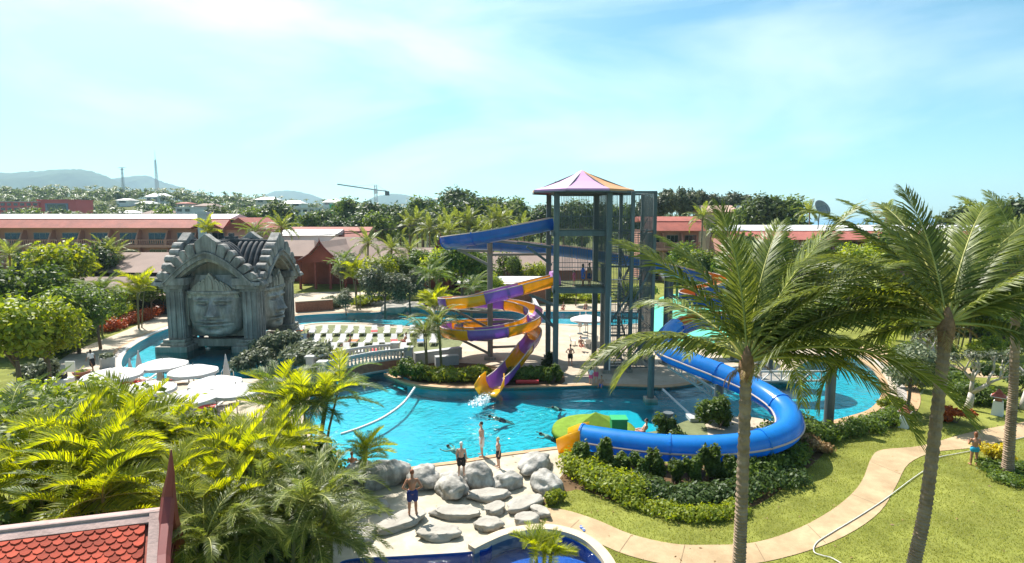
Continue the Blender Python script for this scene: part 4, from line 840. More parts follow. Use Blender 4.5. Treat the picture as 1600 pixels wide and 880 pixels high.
# ================================================================ VEGETATION
def frond_mesh(name, Lf, nl, ll, lw, bend, m, seed, vup=.25, droop=.5, mr=None, start=.12):
    """pinnate palm leaf along +X bending towards -Z: rachis and two rows of leaflets"""
    rg = np.random.RandomState(seed); T = np.linspace(0, 1, 60); ang = bend*T**1.35
    dx = np.cos(ang); dz = -np.sin(ang); px_ = np.r_[0, np.cumsum((dx[1:]+dx[:-1])/2)]*Lf/59; pz_ = np.r_[0, np.cumsum((dz[1:]+dz[:-1])/2)]*Lf/59
    V, Q = [], []
    for side in (-1, 1):
        for i in range(nl):
            t = start + (1-start)*(i+.5)/nl + rg.uniform(-.004,.004); x, z, a = np.interp(t, T, px_), np.interp(t, T, pz_), np.interp(t, T, ang)
            f = np.array([math.cos(a),0,-math.sin(a)]); u = np.array([math.sin(a),0,math.cos(a)]); s_ = np.array([0,side,0.])
            ln = ll*(.55+.45*math.sin(min(1,(t-start)/.35)*1.57))*(1 if t < .6 else 1-.62*((t-.6)/.4)**1.4)*rg.uniform(.88,1.08); phi = R(64-36*t+rg.uniform(-7,7))
            d0 = f*math.cos(phi)+s_*math.sin(phi)+u*(vup+rg.uniform(-.1,.1)); d0 /= np.linalg.norm(d0)
            g_ = np.array([0,0,-1.])*droop*rg.uniform(.6,1.4); d1 = d0+g_*.5; d1 /= np.linalg.norm(d1); d2 = d0+g_*1.5; d2 /= np.linalg.norm(d2)
            p0 = np.array([x,0,z]); p1 = p0+d0*ln*.35; p2 = p1+d1*ln*.35; p3 = p2+d2*ln*.3; w = f*lw*.5; b = len(V)
            V += [p0-w*.6,p0+w*.6,p1-w,p1+w,p2-w*.75,p2+w*.75,p3-w*.12,p3+w*.12]; Q += [[b,b+1,b+3,b+2],[b+2,b+3,b+5,b+4],[b+4,b+5,b+7,b+6]]
    n = 4
    for k in range(0, 60, 4):
        r_ = max(.006, .018*Lf/4*(1.5-T[k]*1.2)*1.6)
        for j in range(n): V.append(np.array([px_[k], r_*math.cos(j*1.5708), pz_[k]+r_*math.sin(j*1.5708)]))
    b = len(V)-15*n
    for k in range(14):
        for j in range(n): Q.append([b+k*n+j, b+k*n+(j+1)%n, b+(k+1)*n+(j+1)%n, b+(k+1)*n+j])
    me = npmesh(name, np.array(V), np.array(Q), m); me.materials.append(L_rachis); me.polygons.foreach_set('material_index', np.r_[np.zeros(len(Q)-56, dtype=np.int32), np.ones(56, dtype=np.int32)]); return me
COCO = [frond_mesh('frond', 4.6, 96, 1.12, .062, b_, L_coco, 10+i, .22, dr) for i, (b_, dr) in enumerate(((.75,.75),(1.15,.95),(1.6,1.2),(.45,.55),(1.4,1.6)))]
COCOF = [frond_mesh('frond', 3.6, 22, .85, .14, b_, L_coco, 30+i, .2, .6) for i, b_ in enumerate((.7,1.2,1.6))]
AREC = [frond_mesh('frond', 1.8, 30, .58, .055, b_, L_areca, 50+i, .55, .3) for i, b_ in enumerate((.45,.75,1.05,1.4))]
AREG = [frond_mesh('frond', 2.1, 36, .50, .042, b_, L_mid, 60+i, .35, .5) for i, b_ in enumerate((.7,1.1,1.5,1.9))]
DATE = [frond_mesh('frond', 1.7, 40, .30, .028, b_, L_coco, 70+i, .3, .5) for i, b_ in enumerate((.9,1.4,1.9))]
DRYF = frond_mesh('dead_frond', 1.6, 30, .45, .04, 1.2, L_dry, 80, .1, 1.0)
def add_frond(root, mesh, at, az, pitch, roll=0, s=1.0, name='frond'):
    o = link(name, mesh, root); o.matrix_basis = Matrix.Translation(at) @ Matrix.Rotation(az,4,'Z') @ Matrix.Rotation(-pitch,4,'Y') @ Matrix.Rotation(roll,4,'X') @ Matrix.Scale(s,4); return o
def palm_trunk(root, pts, r0, r1, m=M_bark, ring=.13):
    pts = catmull(pts, 14); Ltot = sum((pts[i+1]-pts[i]).length for i in range(len(pts)-1)); n = max(12, int(Ltot/ring*2)); out, rs = [], []
    for i in range(n+1):
        f = i/n*(len(pts)-1); k = min(int(f), len(pts)-2); out.append(pts[k].lerp(pts[k+1], f-k)); t = i/n
        rs.append((r0*(1-t)+r1*t + .35*r0*max(0,1-t*9))*(1.03 if i % 2 else .88)*(1+.03*math.sin(i*1.7)))
    return MB().tube(out, rs, 12).build('trunk', m, root)
rp = random.Random(11)
def coconut(label, base, top, fronds, r0=.2, r1=.13, sc_=1.0, group=None, lean=None, meshes=COCO, nuts=True):
    t = thing('coconut_palm', label, 'palm tree', (base[0],base[1],0), group); b_, tp_ = Vector(base), Vector(top); mid = b_.lerp(tp_, .5) + Vector(lean or (0,0,0))
    tr = palm_trunk(t, [b_, b_.lerp(mid,.5)*.5 + (b_.lerp(mid,.5))*.5, mid, tp_], r0, r1)
    MB().lathe([(r1*1.0,-.3),(r1*1.3,-.05),(r1*1.35,.15),(r1*1.0,.4),(.03,.7)], 10, tuple(tp_)).build('crown_shaft', mat('crown_fibre', (.24,.13,.07), .9, .35, 6, .6, 25), t, True)
    for az, pi_, ro, s_, k in fronds: add_frond(t, meshes[k], tp_ + Vector((0,0,.25)), R(az), R(pi_), R(ro), s_*sc_)
    if nuts:
        for k in range(10): add_frond(t, DRYF, tp_ + Vector((0,0,.1)), R(rp.uniform(0,360)), R(rp.uniform(-60,15)), 0, rp.uniform(.35,.6), 'dead_frond')
    return t
def auto_fronds(n, seed, wind=0, lo=-25, hi=80):
    rg = random.Random(seed); out = []
    for i in range(n):
        pitch = lo+(hi-lo)*((i+.5)/n)**.9; az = i*137.5 + rg.uniform(-15,15); out.append((az, pitch, rg.uniform(-25,25), rg.uniform(.85,1.08), (2 if pitch < 5 else 1 if pitch < 45 else 0)))
    return out
# azimuth 0 = to the right in the picture, 90 = away, 270 = towards the viewer
c1 = P(1166,578,16.2); b1 = P(1160,880,16.0); b1.z = 0
near = [(182,30,0,1.0,4),(170,60,-20,.98,0),(150,72,0,.85,0),(100,82,10,.92,3),(50,74,0,.95,0),(20,62,20,1.02,0),(8,50,0,1.12,0),(-12,42,10,1.1,1),(15,36,-10,1.1,1),(-20,26,-35,1.12,2),(-8,14,-20,1.0,2),(35,48,0,1.05,1),(60,30,0,1.0,1),(120,40,0,.95,1),(95,15,0,.9,1),(150,20,0,.9,2),(330,58,10,.9,0),(40,10,0,.95,2),(70,58,10,1.05,0),(5,68,-15,1.0,3),(28,22,0,1.05,1)]
coconut('coconut palm before the lower slide curve, its trunk crossing the blue tube', (b1.x-.1,b1.y,0), c1, near, .21, .165, 1.12, lean=(.02,0,0))
c2 = P(1478,520,15.2); b2 = P(1424,900,14.8); b2.z = 0
near2 = [(172,30,15,1.05,1),(168,10,25,1.1,1),(155,60,0,.92,0),(140,70,0,.85,0),(95,74,0,.82,3),(40,64,0,.92,0),(20,56,0,.98,0),(8,42,0,1.1,0),(-8,32,20,1.05,1),(5,18,0,1.1,1),(350,2,20,1.0,2),(190,48,-10,.95,1),(60,45,0,1.0,1),(110,40,0,1.0,1),(140,25,0,1.0,1),(75,18,0,1.0,2),(320,50,0,.85,0),(30,30,0,1.05,1),(160,-5,0,.9,2),(85,60,0,1.0,0)]
coconut('tall coconut palm with dark curved trunk rising from the lawn', (b2.x-.25,b2.y,0), c2, near2, .19, .15, 1.08, lean=(.18,0,0))
b3 = G(1574,742); c3 = P(1588,430,b3.y)
coconut('coconut palm with pale straight trunk in the round bed at the right edge', tuple(b3), c3, auto_fronds(20, 4), .24, .17, 1.0, lean=(.1,0,0))
# mid and far coconut palms
farp = [(440,385,96,350,'beside the white roofs left of the red wing'),(1098,420,92,335,'behind the cage of the slide tower'),(1265,370,120,325,'on the skyline beside the mesh dish'),(1385,380,110,330,'between the two near palms on the skyline'),(575,420,88,376,'drooping over the right end of the dining roof'),(612,425,90,385,'right of the white garden pillar'),(640,428,92,388,'behind the white garden pillar'),(1130,420,100,352,'behind the orange slide curl'),(165,450,86,388,'before the lower floor of the pink hotel'),(180,450,88,392,'beside the dark tree before the pink hotel'),(15,440,88,395,'at the left edge before the hotel')]
for i, (px_, py_, Y, pt, lb) in enumerate(farp):
    tpv = P(px_, pt+8, Y); coconut('coconut palm ' + lb, (tpv.x+rp.uniform(-.6,.6),Y,0), tpv, auto_fronds(17, 40+i), .2, .13, .95, group='palms in the hotel grounds', meshes=COCOF+[COCOF[0],COCOF[1]], nuts=False)
for i in range(17):
    px_ = 640 + i*11 + rp.uniform(-4,4); Y = rp.uniform(118,140); tpv = P(px_, rp.uniform(342,366), Y)
    coconut('coconut palm in the dense grove behind the halls, %s from the left' % ORD[i], (tpv.x,Y,0), tpv, auto_fronds(16, 90+i), .2, .13, 1.15, group='palm grove behind the hall', meshes=COCOF+[COCOF[0],COCOF[1]], nuts=False)
# clustered yellow-green palms in the foreground
def cluster(label, x, y, stems, h0, h1, spread, meshes, sc_, name='areca_palm', per=9, group=None, seed=0):
    rg = random.Random(seed); t = thing(name, label, 'palm', (x,y,0), group)
    for s_ in range(stems):
        a = rg.uniform(0,6.28); q_ = spread*math.sqrt(rg.uniform(.02,1)); h = rg.uniform(h0,h1); bx, by = x+q_*.4*math.cos(a), y+q_*.4*math.sin(a); tx, ty = x+q_*math.cos(a), y+q_*math.sin(a)
        MB().tube([(bx,by,0),((bx*.6+tx*.4),(by*.6+ty*.4),h*.5),(tx,ty,h)], [.075,.06,.045], 7).build('stem', mat('green_stem', (.16,.15,.07), .7, .25, 3), t)
        for k in range(per): add_frond(t, meshes[k % len(meshes)], Vector((tx,ty,h-.1)), R(k*137.5+rg.uniform(-20,20)), R(12+62*(k+.5)/per+rg.uniform(-8,8)), R(rg.uniform(-20,20)), sc_*rg.uniform(.85,1.12))
    return t
def at(px_, py_, Y): p_ = P(px_, py_, Y); return p_
def clump(label, px_, py_, Y, stems, spread, meshes, sc_, seed, hmin=.72, **k):
    p_ = P(px_, py_, Y); cluster(label, p_.x, Y, stems, p_.z*hmin, p_.z, spread, meshes, sc_, seed=seed, **k)
clump('big feathery palm clump overhanging the left end of the front pool', 478,606,26,9,1.9,AREG+AREC[:2],1.15,1,.72,per=11)
clump('yellow-green palm clump in front of the white parasols', 345,668,20,8,1.9,AREC,1.0,2,.7)
clump('yellow-green palm clump between finial and pool palms', 400,690,18.5,7,1.5,AREC,1.0,3,.75)
clump('dark arching palm clump beside the pale wash slab', 445,760,16,7,1.35,DATE,1.25,4,.6,per=12,name='pygmy_palm')
clump('dark fine-leaved palm clump at the bottom edge right of the finial', 385,800,14.5,6,1.2,DATE,1.25,5,.65,per=12,name='pygmy_palm')
clump('fine-leaved palm tuft at the left rim of the wash slab', 510,790,17,4,.8,DATE,1.2,6,.6,per=11,name='pygmy_palm')
clump('slender palm with bare brown trunk above the tiled roof', 212,655,18,1,.05,AREC,1.05,7,.98,per=11)
clump('yellow palm clump left of the bare trunk palm', 120,690,16.5,7,1.6,AREC,1.0,8,.7)
clump('pale green palm clump at the left edge over the tiled roof', 25,720,15.5,6,1.4,AREC,1.0,9,.7)
clump('green palm clump right behind the tiled roof ridge', 180,745,14.5,6,1.4,AREC+AREG[:1],.95,10,.65)
clump('low bright palm clump right of the maroon finial', 320,750,16,6,1.3,AREC,.95,12,.6)
clump('dark green palm clump at the far left behind the yellow palms', 10,660,20,6,1.6,AREG,1.1,13,.7)
clump('young palm with orange tips at the pool rim', 560,690,24,3,.4,AREC+DATE,.7,14,.6)
clump('small yellow palm growing by the lower pool', 848,850,13.5,3,.25,AREC,.42,15,.85)
clump('fine twin palm on the planter island, left one', 668,515,45,2,.4,DATE,1.45,16,.9,per=14)
clump('fine twin palm on the planter island, right one', 692,500,44.6,2,.5,DATE,1.55,17,.9,per=14)
for i, (px_, py_, Y, lb, sc_) in enumerate([(675,430,66,'grey-green feather palm behind the spiral slide',1.4),(672,465,60,'arching palm by the back lagoon left of the spiral slide',1.2),(735,440,68,'palm behind the yellow slide top',1.3),(210,440,62,'palm between the orange hedge and brown roof',1.3),(150,450,58,'palm at the left walkway garden',1.3),(95,395,62,'tall yellow palm among the trees before the hotel',1.5),(530,400,76,'yellow palm before the red dining gable',1.2),(560,420,74,'bright palm left of the white pillar',1.2),(1165,470,62,'palm behind the green splash pad',1.3),(325,352,100,'small palm beside the pale blue shaft',1.3),(400,360,100,'palms behind the temple roof ridge',1.7),(1235,470,60,'palm behind the right pool',1.5),(1500,470,52,'palm behind the frangipani on the right',1.6),(1390,470,56,'palm left of the dark trunk',1.5)]):
    clump(lb, px_, py_, Y, 3, 1.0, AREC if i % 2 else AREG, sc_, 200+i, .75, per=9)

# leafy masses: many small leaf faces spread through uneven volumes
def leaf_cloud(blobs, n, size, seed, shell=.5, flat=.0):
    rg = np.random.RandomState(seed); w = np.array([b[3]*b[4]+b[4]*b[5]+b[3]*b[5] for b in blobs]); k = rg.choice(len(blobs), n, p=w/w.sum()); B = np.array(blobs)[k]
    d = rg.normal(size=(n,3)); d /= np.linalg.norm(d,axis=1)[:,None]; rad = shell+(1-shell)*rg.rand(n)**.6; bumpy = 1+.22*np.sin(d[:,0]*5+k)*np.cos(d[:,1]*6+k*2)+.12*rg.normal(size=n)
    C = B[:,:3]+d*B[:,3:6]*(rad*bumpy)[:,None]; nn = d+rg.normal(size=(n,3))*.7+np.array([0,0,.5]); nn /= np.linalg.norm(nn,axis=1)[:,None]
    a = np.cross(nn, rg.normal(size=(n,3))); a /= np.linalg.norm(a,axis=1)[:,None]; b = np.cross(nn, a); s_ = size*rg.uniform(.6,1.25,size=n)[:,None]
    V = np.stack([C-a*s_, C+b*s_*.48, C+a*s_, C-b*s_*.48], 1).reshape(-1,3); Q = np.arange(n*4).reshape(-1,4); return V, Q
def lumps(cx_, cy_, z0, rx, ry, h, n, seed, small=.42):
    rg = random.Random(seed); out = []
    for i in range(n):
        a = rg.uniform(0,6.28); q_ = math.sqrt(rg.uniform(0,1))*.72; z = z0+h*rg.uniform(.28,.78); out.append((cx_+rx*q_*math.cos(a), cy_+ry*q_*math.sin(a), z, rx*small*rg.uniform(.7,1.3), ry*small*rg.uniform(.7,1.3), h*.30*rg.uniform(.7,1.2)))
    return out
def shrub(name, label, x, y, rx, ry, h, n, size, m, seed, z0=0, cat='shrub', group=None, nl=7):
    t = thing(name, label, cat, (x,y,z0), group); V, Q = leaf_cloud(lumps(x,y,z0,rx,ry,h,nl,seed), n, size, seed, .35); V[:,2] = np.maximum(V[:,2], z0+.02); link('foliage', npmesh('foliage', V, Q, m), t)
    rg = random.Random(seed); mb = MB()
    for k in range(5): a = rg.uniform(0,6.28); mb.tube([(x+.1*math.cos(a),y+.1*math.sin(a),z0),(x+rx*.4*math.cos(a),y+ry*.4*math.sin(a),z0+h*.55)], [.04,.015], 5)
    mb.build('stems', M_wood, t); return t
def tree_meshes(seed, rx, h, n, size, m, th, nl=9):
    bl = lumps(0,0,h-rx*1.5,rx,rx,rx*1.7,nl,seed,.45); V, Q = leaf_cloud(bl, n, size, seed, .45); cr = npmesh('crown', V, Q, m); mb = MB(); rg = random.Random(seed)
    mb.tube([(0,0,0),(.1,.05,h*.3),(0,.1,h*.62)], [th,th*.75,th*.5], 8)
    for b_ in bl[:6]: mb.tube([(0,.08,h*(.35+.2*rg.random())),(b_[0]*.55,b_[1]*.55,(b_[2]+h*.5)/2),(b_[0],b_[1],b_[2])], [th*.45,th*.28,th*.1], 6)
    return cr, mb.mesh('trunk', M_wood, True)
def tree(name, label, x, y, meshes, s=1.0, rz=0, z0=0, group=None):
    t = thing(name, label, 'tree', (x,y,z0), group, local=True, rz=rz); t.scale = (s,)*3 if not isinstance(s, tuple) else s; link('crown', meshes[0], t); link('trunk', meshes[1], t); return t
TD = [tree_meshes(300+i, 3.4, 8, 3000, .30, m, .22) for i, m in enumerate((L_dark, L_mid, L_mid, L_far))]
TB = [tree_meshes(320+i, 2.6, 6, 3600, .20, m, .16) for i, m in enumerate((L_bright, L_mid, L_grey))]
TF = [tree_meshes(340+i, 4.6, 12, 2400, .48, m, .3, 12) for i, m in enumerate((L_far, L_mid, L_dark))]
def tree_px(name, label, px_, pt, Y, ms, hgt, **k):
    p_ = P(px_, pt, Y); return tree(name, label, p_.x, Y, ms, p_.z/hgt, rp.uniform(0,6.28), **k)
for lb, px_, pt, Y, ms, hh in [('bright broadleaf tree at the left edge',15,470,36,TB[0],6),('bright leafy tree beside the left walkway',65,482,38,TB[0],6),('dense dark tree behind the left walkway trees',30,425,50,TD[1],8),('rounded bright tree before the pink hotel',85,385,62,TB[0],6),('dark spreading tree before the hotel balconies',140,385,84,TD[0],8),('dark tree behind the rounded bright tree',45,400,72,TD[0],8),('small green tree by the garden walkway',115,450,50,TB[1],6),('feathery tree right of the small walkway tree',150,455,52,TB[1],6),('bright leafy tree beside the dining gable',540,455,70,TB[2],6),('grey twiggy frangipani by the back lagoon',600,420,68,TB[2],6),('second grey frangipani left of the spiral slide',640,425,70,TB[2],6),('leafy tree behind the yellow slide flume',720,385,76,TB[1],6),('bright tree under the upper blue slide',690,392,80,TB[0],6),('leafy tree seen behind the slide mast',765,430,74,TB[0],6),('round tree between tower and palm',1105,400,80,TD[1],8),('grey-green young tree by the right pool rim',1425,540,34,TB[2],6),('leafy tree behind the tower legs',900,440,78,TB[0],6),('bright tree right of the tower legs',975,440,80,TB[0],6),('dense tree behind the right palms',1440,440,62,TD[1],8),('dense tree at the right edge garden',1570,440,60,TD[1],8),('tree before the red tiled wing',1330,420,72,TD[2],8),('dark tree left of the red tiled wing',1210,425,76,TD[0],8),('tree in the right garden behind the frangipani',1520,470,50,TB[1],6)]:
    tree_px('broadleaf_tree', lb, px_, pt, Y, ms, hh)
for i, (px_, pt, Y, ms, hh, lb) in enumerate([(1195,372,84,TD[1],8,'broad green tree before the left end of the red tiled wing'),(1245,380,80,TD[2],8,'rounded tree before the red tiled wing, left of the dish'),(1295,385,86,TD[1],8,'rounded tree before the red tiled wing, under the dish'),(1345,385,78,TB[0],6,'bright tree before the red tiled wing'),(1400,365,84,TD[2],8,'tall tree before the red tiled wing, behind the dark trunk'),(1455,370,80,TD[1],8,'tall tree behind the second coconut crown'),(1510,360,84,TD[2],8,'tall tree right of the second coconut crown'),(1580,355,82,TD[1],8,'tall tree at the far right before the red wing'),(1060,385,88,TD[1],8,'tree between the tower cage and the short red wing'),(1085,395,84,TB[0],6,'bright tree above the orange slide curl'),(555,398,84,TB[2],6,'grey-green tree before the brown roofed hall, left'),(590,404,82,TB[0],6,'bright tree before the brown roofed hall, middle'),(625,400,86,TB[1],6,'green tree before the brown roofed hall, right'),(660,396,84,TD[2],8,'green tree left of the maroon gabled pavilion'),(740,400,84,TB[1],6,'green tree right of the maroon gabled pavilion'),(790,402,88,TD[1],8,'green tree behind the slide mast'),(840,412,86,TB[0],6,'bright tree left of the tower column'),(235,440,68,TB[1],6,'green tree between brown roof and temple'),(190,448,66,TB[0],6,'bright tree before the low brown hall'),(100,440,66,TD[1],8,'green tree at the left end of the low brown hall'),(10,445,58,TD[1],8,'green tree at the left edge behind the garden')]):
    tree_px('broadleaf_tree', lb, px_, pt, Y, ms, hh)
# belt of trees behind the buildings
belt = []
for px_, pt, Y, sp in [(405,330,170,1),(420,345,150,0),(445,322,175,0),(470,340,160,1),(500,335,165,0),(525,342,155,2),(550,318,185,1),(560,335,150,2),(590,325,165,0),(600,340,145,1),(625,322,170,2),(640,335,150,0),(660,318,180,1),(680,330,160,0),(700,306,185,2),(720,305,190,0),(745,312,180,2),(770,318,175,1),(795,322,170,0),(820,318,185,1),(845,322,180,2),(880,325,170,0),(910,322,180,1),(940,325,175,0),(970,328,170,1),(1000,322,170,2),(380,335,165,1),(350,330,170,0),(320,336,160,2),(270,330,190,1),(100,334,190,0),(65,332,200,1),(30,333,210,0),(140,336,200,1),(180,336,210,0),(230,336,205,2),(1180,330,140,1),(1205,316,135,0),(1230,318,132,1),(1420,338,130,1),(1490,330,130,0),(1545,325,130,2),(1590,320,130,0)]:
    belt.append((px_, pt, Y, sp))
cnt = {}
for px_, pt, Y, sp in sorted(belt):
    rgn = next(n_ for e, n_ in ((265,'long pink hotel roof'),(455,'gabled pink block and white roofs'),(610,'red dining gable'),(735,'small maroon gabled pavilion'),(860,'upper blue slide'),(1010,'slide tower cage'),(1310,'first coconut palm crown'),(9999,'red tiled wing at the right')) if px_ < e)
    cnt[rgn] = cnt.get(rgn, 0)+1
    tree_px('belt_tree', 'belt tree behind the %s, %s from the left' % (rgn, ORD[cnt[rgn]-1]), px_, pt, Y, TF[sp], 12, group='tree belt behind the resort')
CAS = [tree_meshes(360+i, 3.0, 14, 2600, .38, leaf('casuarina_leaf', (.05,.065,.03), (.12,.14,.07), .25), .25, 14) for i in range(2)]
for i, (px_, pt) in enumerate(sorted([(1035,306),(1052,300),(1070,306),(1090,302),(1112,308),(1135,312),(1155,305),(1020,312)])):
    tree_px('casuarina_tree', 'wispy grey-green casuarina right of the tower, %s from the left' % ORD[i], px_, pt, 150+i*3, CAS[i % 2], 14, group='casuarinas right of the tower')
# far wood on the slope: one mass of crowns and palm heads
rg = np.random.RandomState(8); VV, QQ, off = [], [], 0
lowb = [leaf_cloud(lumps(0,0,0,4,4,7,6,400+i), 90, 1.1, 400+i, .5) for i in range(4)]
def star(seed):
    r2 = np.random.RandomState(seed); V, Q = [], []
    for j in range(13):
        a = j*2.4+r2.rand(); e = r2.uniform(.1,1.0); d = np.array([math.cos(a)*math.cos(e), math.sin(a)*math.cos(e), math.sin(e)]); s_ = np.array([-math.sin(a),math.cos(a),0])*.42; p0 = np.array([0,0,8.]); p1 = p0+d*2; p2 = p1+(d+np.array([0,0,-.8]))*1.8; b = len(V); V += [p0-s_*.3,p0+s_*.3,p1-s_,p1+s_,p2-s_*.3,p2+s_*.3]; Q += [[b,b+1,b+3,b+2],[b+2,b+3,b+5,b+4]]
    b = len(V); V += [[-.15,0,0],[.15,0,0],[.1,0,8],[-.1,0,8]]; Q += [[b,b+1,b+2,b+3]]; return np.array(V,float), np.array(Q)
stars = [star(i) for i in range(4)]
clear = []
for lb, a, b_, t0, t1, Y, wm, rm, nx, nz, fl in houses: pa, pb = P(a,t1,Y), P(b_,t1,Y); clear.append((pa.x-3, pb.x+3, Y-45, Y+14))
clear += [(P(-40,338,290).x-3, P(118,338,290).x+3, 215, 305)]
nfar = 0
while nfar < 2600:
    az = rg.uniform(-1.15,1.0); D = 190 + 370*rg.rand()**.8; x = az*D
    if az > .42 and rg.rand() > .1: continue
    if any(c[0] < x < c[1] and c[2] < D < c[3] for c in clear) : continue
    V, Q = lowb[rg.randint(4)] if rg.rand() < .62 else stars[rg.randint(4)]; s_ = rg.uniform(.7,1.25); a = rg.uniform(0,6.28); c_, n_ = math.cos(a), math.sin(a)
    W = np.c_[V[:,0]*c_-V[:,1]*n_, V[:,0]*n_+V[:,1]*c_, V[:,2]]*s_ + np.array([x, D, float(terrain_h(x, D))]); VV.append(W); QQ.append(Q+off); off += len(W); nfar += 1
tag(link('far_forest', npmesh('far_forest', np.vstack(VV), np.vstack(QQ), L_far)), 'hazy wood of palms and broadleaf trees covering the far slope', 'forest', kind='stuff')

# hedges, beds, shrubs
def hedge(name, label, pts, wid, h, n, size, m, seed, cat='hedge', z0=0, group=None):
    line = catmull([G(*q_) for q_ in pts], 5); rg = random.Random(seed); bl = [(p_.x+rg.uniform(-.2,.2)*wid, p_.y+rg.uniform(-.2,.2)*wid, z0+h*rg.uniform(.35,.6), wid*.55*rg.uniform(.8,1.2), wid*.55*rg.uniform(.8,1.2), h*.5*rg.uniform(.8,1.15)) for p_ in line]
    t = thing(name, label, cat, (line[0].x,line[0].y,z0), group); V, Q = leaf_cloud(bl, n, size, seed, .55); V[:,2] = np.maximum(V[:,2], z0+.02); link('foliage', npmesh('foliage', V, Q, m), t)
    mb = MB()
    for p_ in line[::2]: mb.tube([(p_.x,p_.y,z0),(p_.x+.05,p_.y,z0+h*.7)], [.04,.02], 5)
    mb.build('stems', M_wood, t); return t
hedge('orange_hedge', 'clipped orange-red leaved hedge along the left walkway', [(165,520),(200,508),(235,498),(272,484)], 1.5, 1.4, 5000, .14, L_red, 1)
hedge('hedge', 'light green shrub band behind the orange hedge', [(130,515),(170,500),(215,487),(255,476)], 2.6, 2.0, 6000, .2, L_bright, 2)
hedge('hedge', 'dark green shrub band behind the light shrubs on the left', [(100,500),(150,485),(200,472),(260,462)], 3, 2.6, 6000, .22, L_dark, 3)
hedge('hedge', 'green shrubs at the corner of the left walkway', [(85,560),(105,545),(135,530)], 2.0, 1.6, 4500, .16, L_mid, 4)
hedge('hedge', 'low planting in front of the spiral slide on the island', [(655,592),(690,594),(730,594),(760,592)], 1.4, .95, 6500, .15, L_bright, 5)
hedge('hedge', 'darker planting at the right end of the island', [(800,594),(825,594),(845,592)], 1.2, .9, 5000, .14, L_mid, 6)
hedge('hedge', 'tall dark hedge under the bend of the blue tube', [(1205,690),(1235,700),(1262,690),(1235,672)], 1.4, 1.15, 9000, .12, L_mid, 7)
hedge('hedge', 'dark hedge below the right bend beside the palm trunk', [(1140,750),(1180,748),(1215,735),(1245,715)], 1.4, 1.0, 10000, .11, L_mid, 8)
hedge('hedge', 'trailing low shrubs along the right pool rim', [(1275,690),(1310,680),(1350,672),(1385,662),(1415,655)], 1.3, .8, 8000, .1, L_mid, 9)
hedge('hedge', 'bright ground shrubs at the left foot of the blue tube', [(895,735),(925,752),(960,765),(990,775)], 1.5, .9, 9000, .1, L_bright, 10)
hedge('hedge', 'thin yellow-green border along the lawn below the hedge', [(985,788),(1030,800),(1075,808),(1120,808),(1160,800)], .9, .45, 7000, .08, L_bright, 11)
hedge('hedge', 'dark low shrubs in the shade behind the border', [(1000,765),(1050,780),(1110,782),(1180,772),(1235,750)], 1.4, .7, 9000, .1, L_dark, 12)
cols = [(905,735),(940,738),(968,742),(1000,750),(1025,752),(1052,754),(1080,756),(1108,752),(1138,748)]
for i, (px_, py_) in enumerate(cols):
    p_ = G(px_, py_); shrub('column_shrub', 'upright dark shrub in the row below the blue tube, %s from the left' % ORD[i], p_.x, p_.y, .46, .45, 1.4+.35*math.sin(i*2.1), 2000, .1, L_mid, 500+i, group='upright shrubs along the blue tube', nl=8)
for lb, px_, py_, rx, h, n, sz, m in [('rounded bush beside the short grey post',1045,690,1.0,1.5,3500,.11,L_mid),('leafy bush round the second grey post',1122,668,1.25,1.9,4500,.12,L_mid),('small clipped bush at the end of the rock row',868,785,.5,.55,1500,.07,L_bright),('upright bush at the right end of the island',864,598,.65,1.3,3000,.13,L_mid),('dark bush at the tower foot',856,578,.7,1.5,2500,.12,L_dark),('dark bush at the bridge end, left one',628,590,.9,1.5,2500,.12,L_mid),('dark bush at the bridge end, right one',650,594,.8,1.3,2500,.12,L_mid),('yellow bush in the round bed of the pale palm',1555,720,1.0,.9,3500,.09,leaf('yellow_leaf', (.30,.28,.02), (.60,.48,.04), .35)),('green ground cover round the pale palm trunk',1585,742,1.6,.5,5000,.08,L_mid),('orange and yellow croton bush on the right lawn',1492,660,.9,.9,2500,.11,L_red),('bright shrub beside the young tree by the pool',1425,610,1.3,1.6,3500,.12,L_bright),('yellow-green shrub by the red lantern',1395,640,1.0,.9,2500,.1,L_bright),('shrub bank behind the right lantern',1530,625,2.2,1.2,4000,.12,L_mid),('dark shrub bank at the right edge',1590,610,2.5,2.2,5000,.15,L_dark),('shrubs along the upper right path',1450,560,3.0,1.5,5000,.16,L_mid),('dry shrub on the hedge corner',1270,705,.9,.9,2500,.09,L_dry),('pale shrubs by the back lagoon rocks',580,478,3.0,1.4,4500,.17,L_bright),('low green shrubs behind the back lagoon',700,475,4.0,1.6,6000,.18,L_mid),('pale flower shrubs left of the back lagoon',520,480,2.2,1.4,3500,.16,L_grey),('shrubs behind the tower legs',900,470,4.0,2.4,6000,.2,L_bright),('shrubs behind the tower cage',990,470,3.5,2.6,6000,.2,L_mid),('grey-green plants below the right temple gable',440,560,2.6,2.6,4500,.2,L_grey),('big-leaved grey-green plants left of the bridge',495,575,2.4,2.3,4500,.22,L_grey),('silvery plants right of the temple bar',400,575,2.0,1.8,3500,.2,L_grey),('olive bush beside the left lamp post',75,590,1.8,1.5,4000,.14,L_grey)]:
    p_ = G(px_, py_); shrub('bush', lb, p_.x, p_.y, rx, rx, h, n, sz, m, int(px_*3+py_))
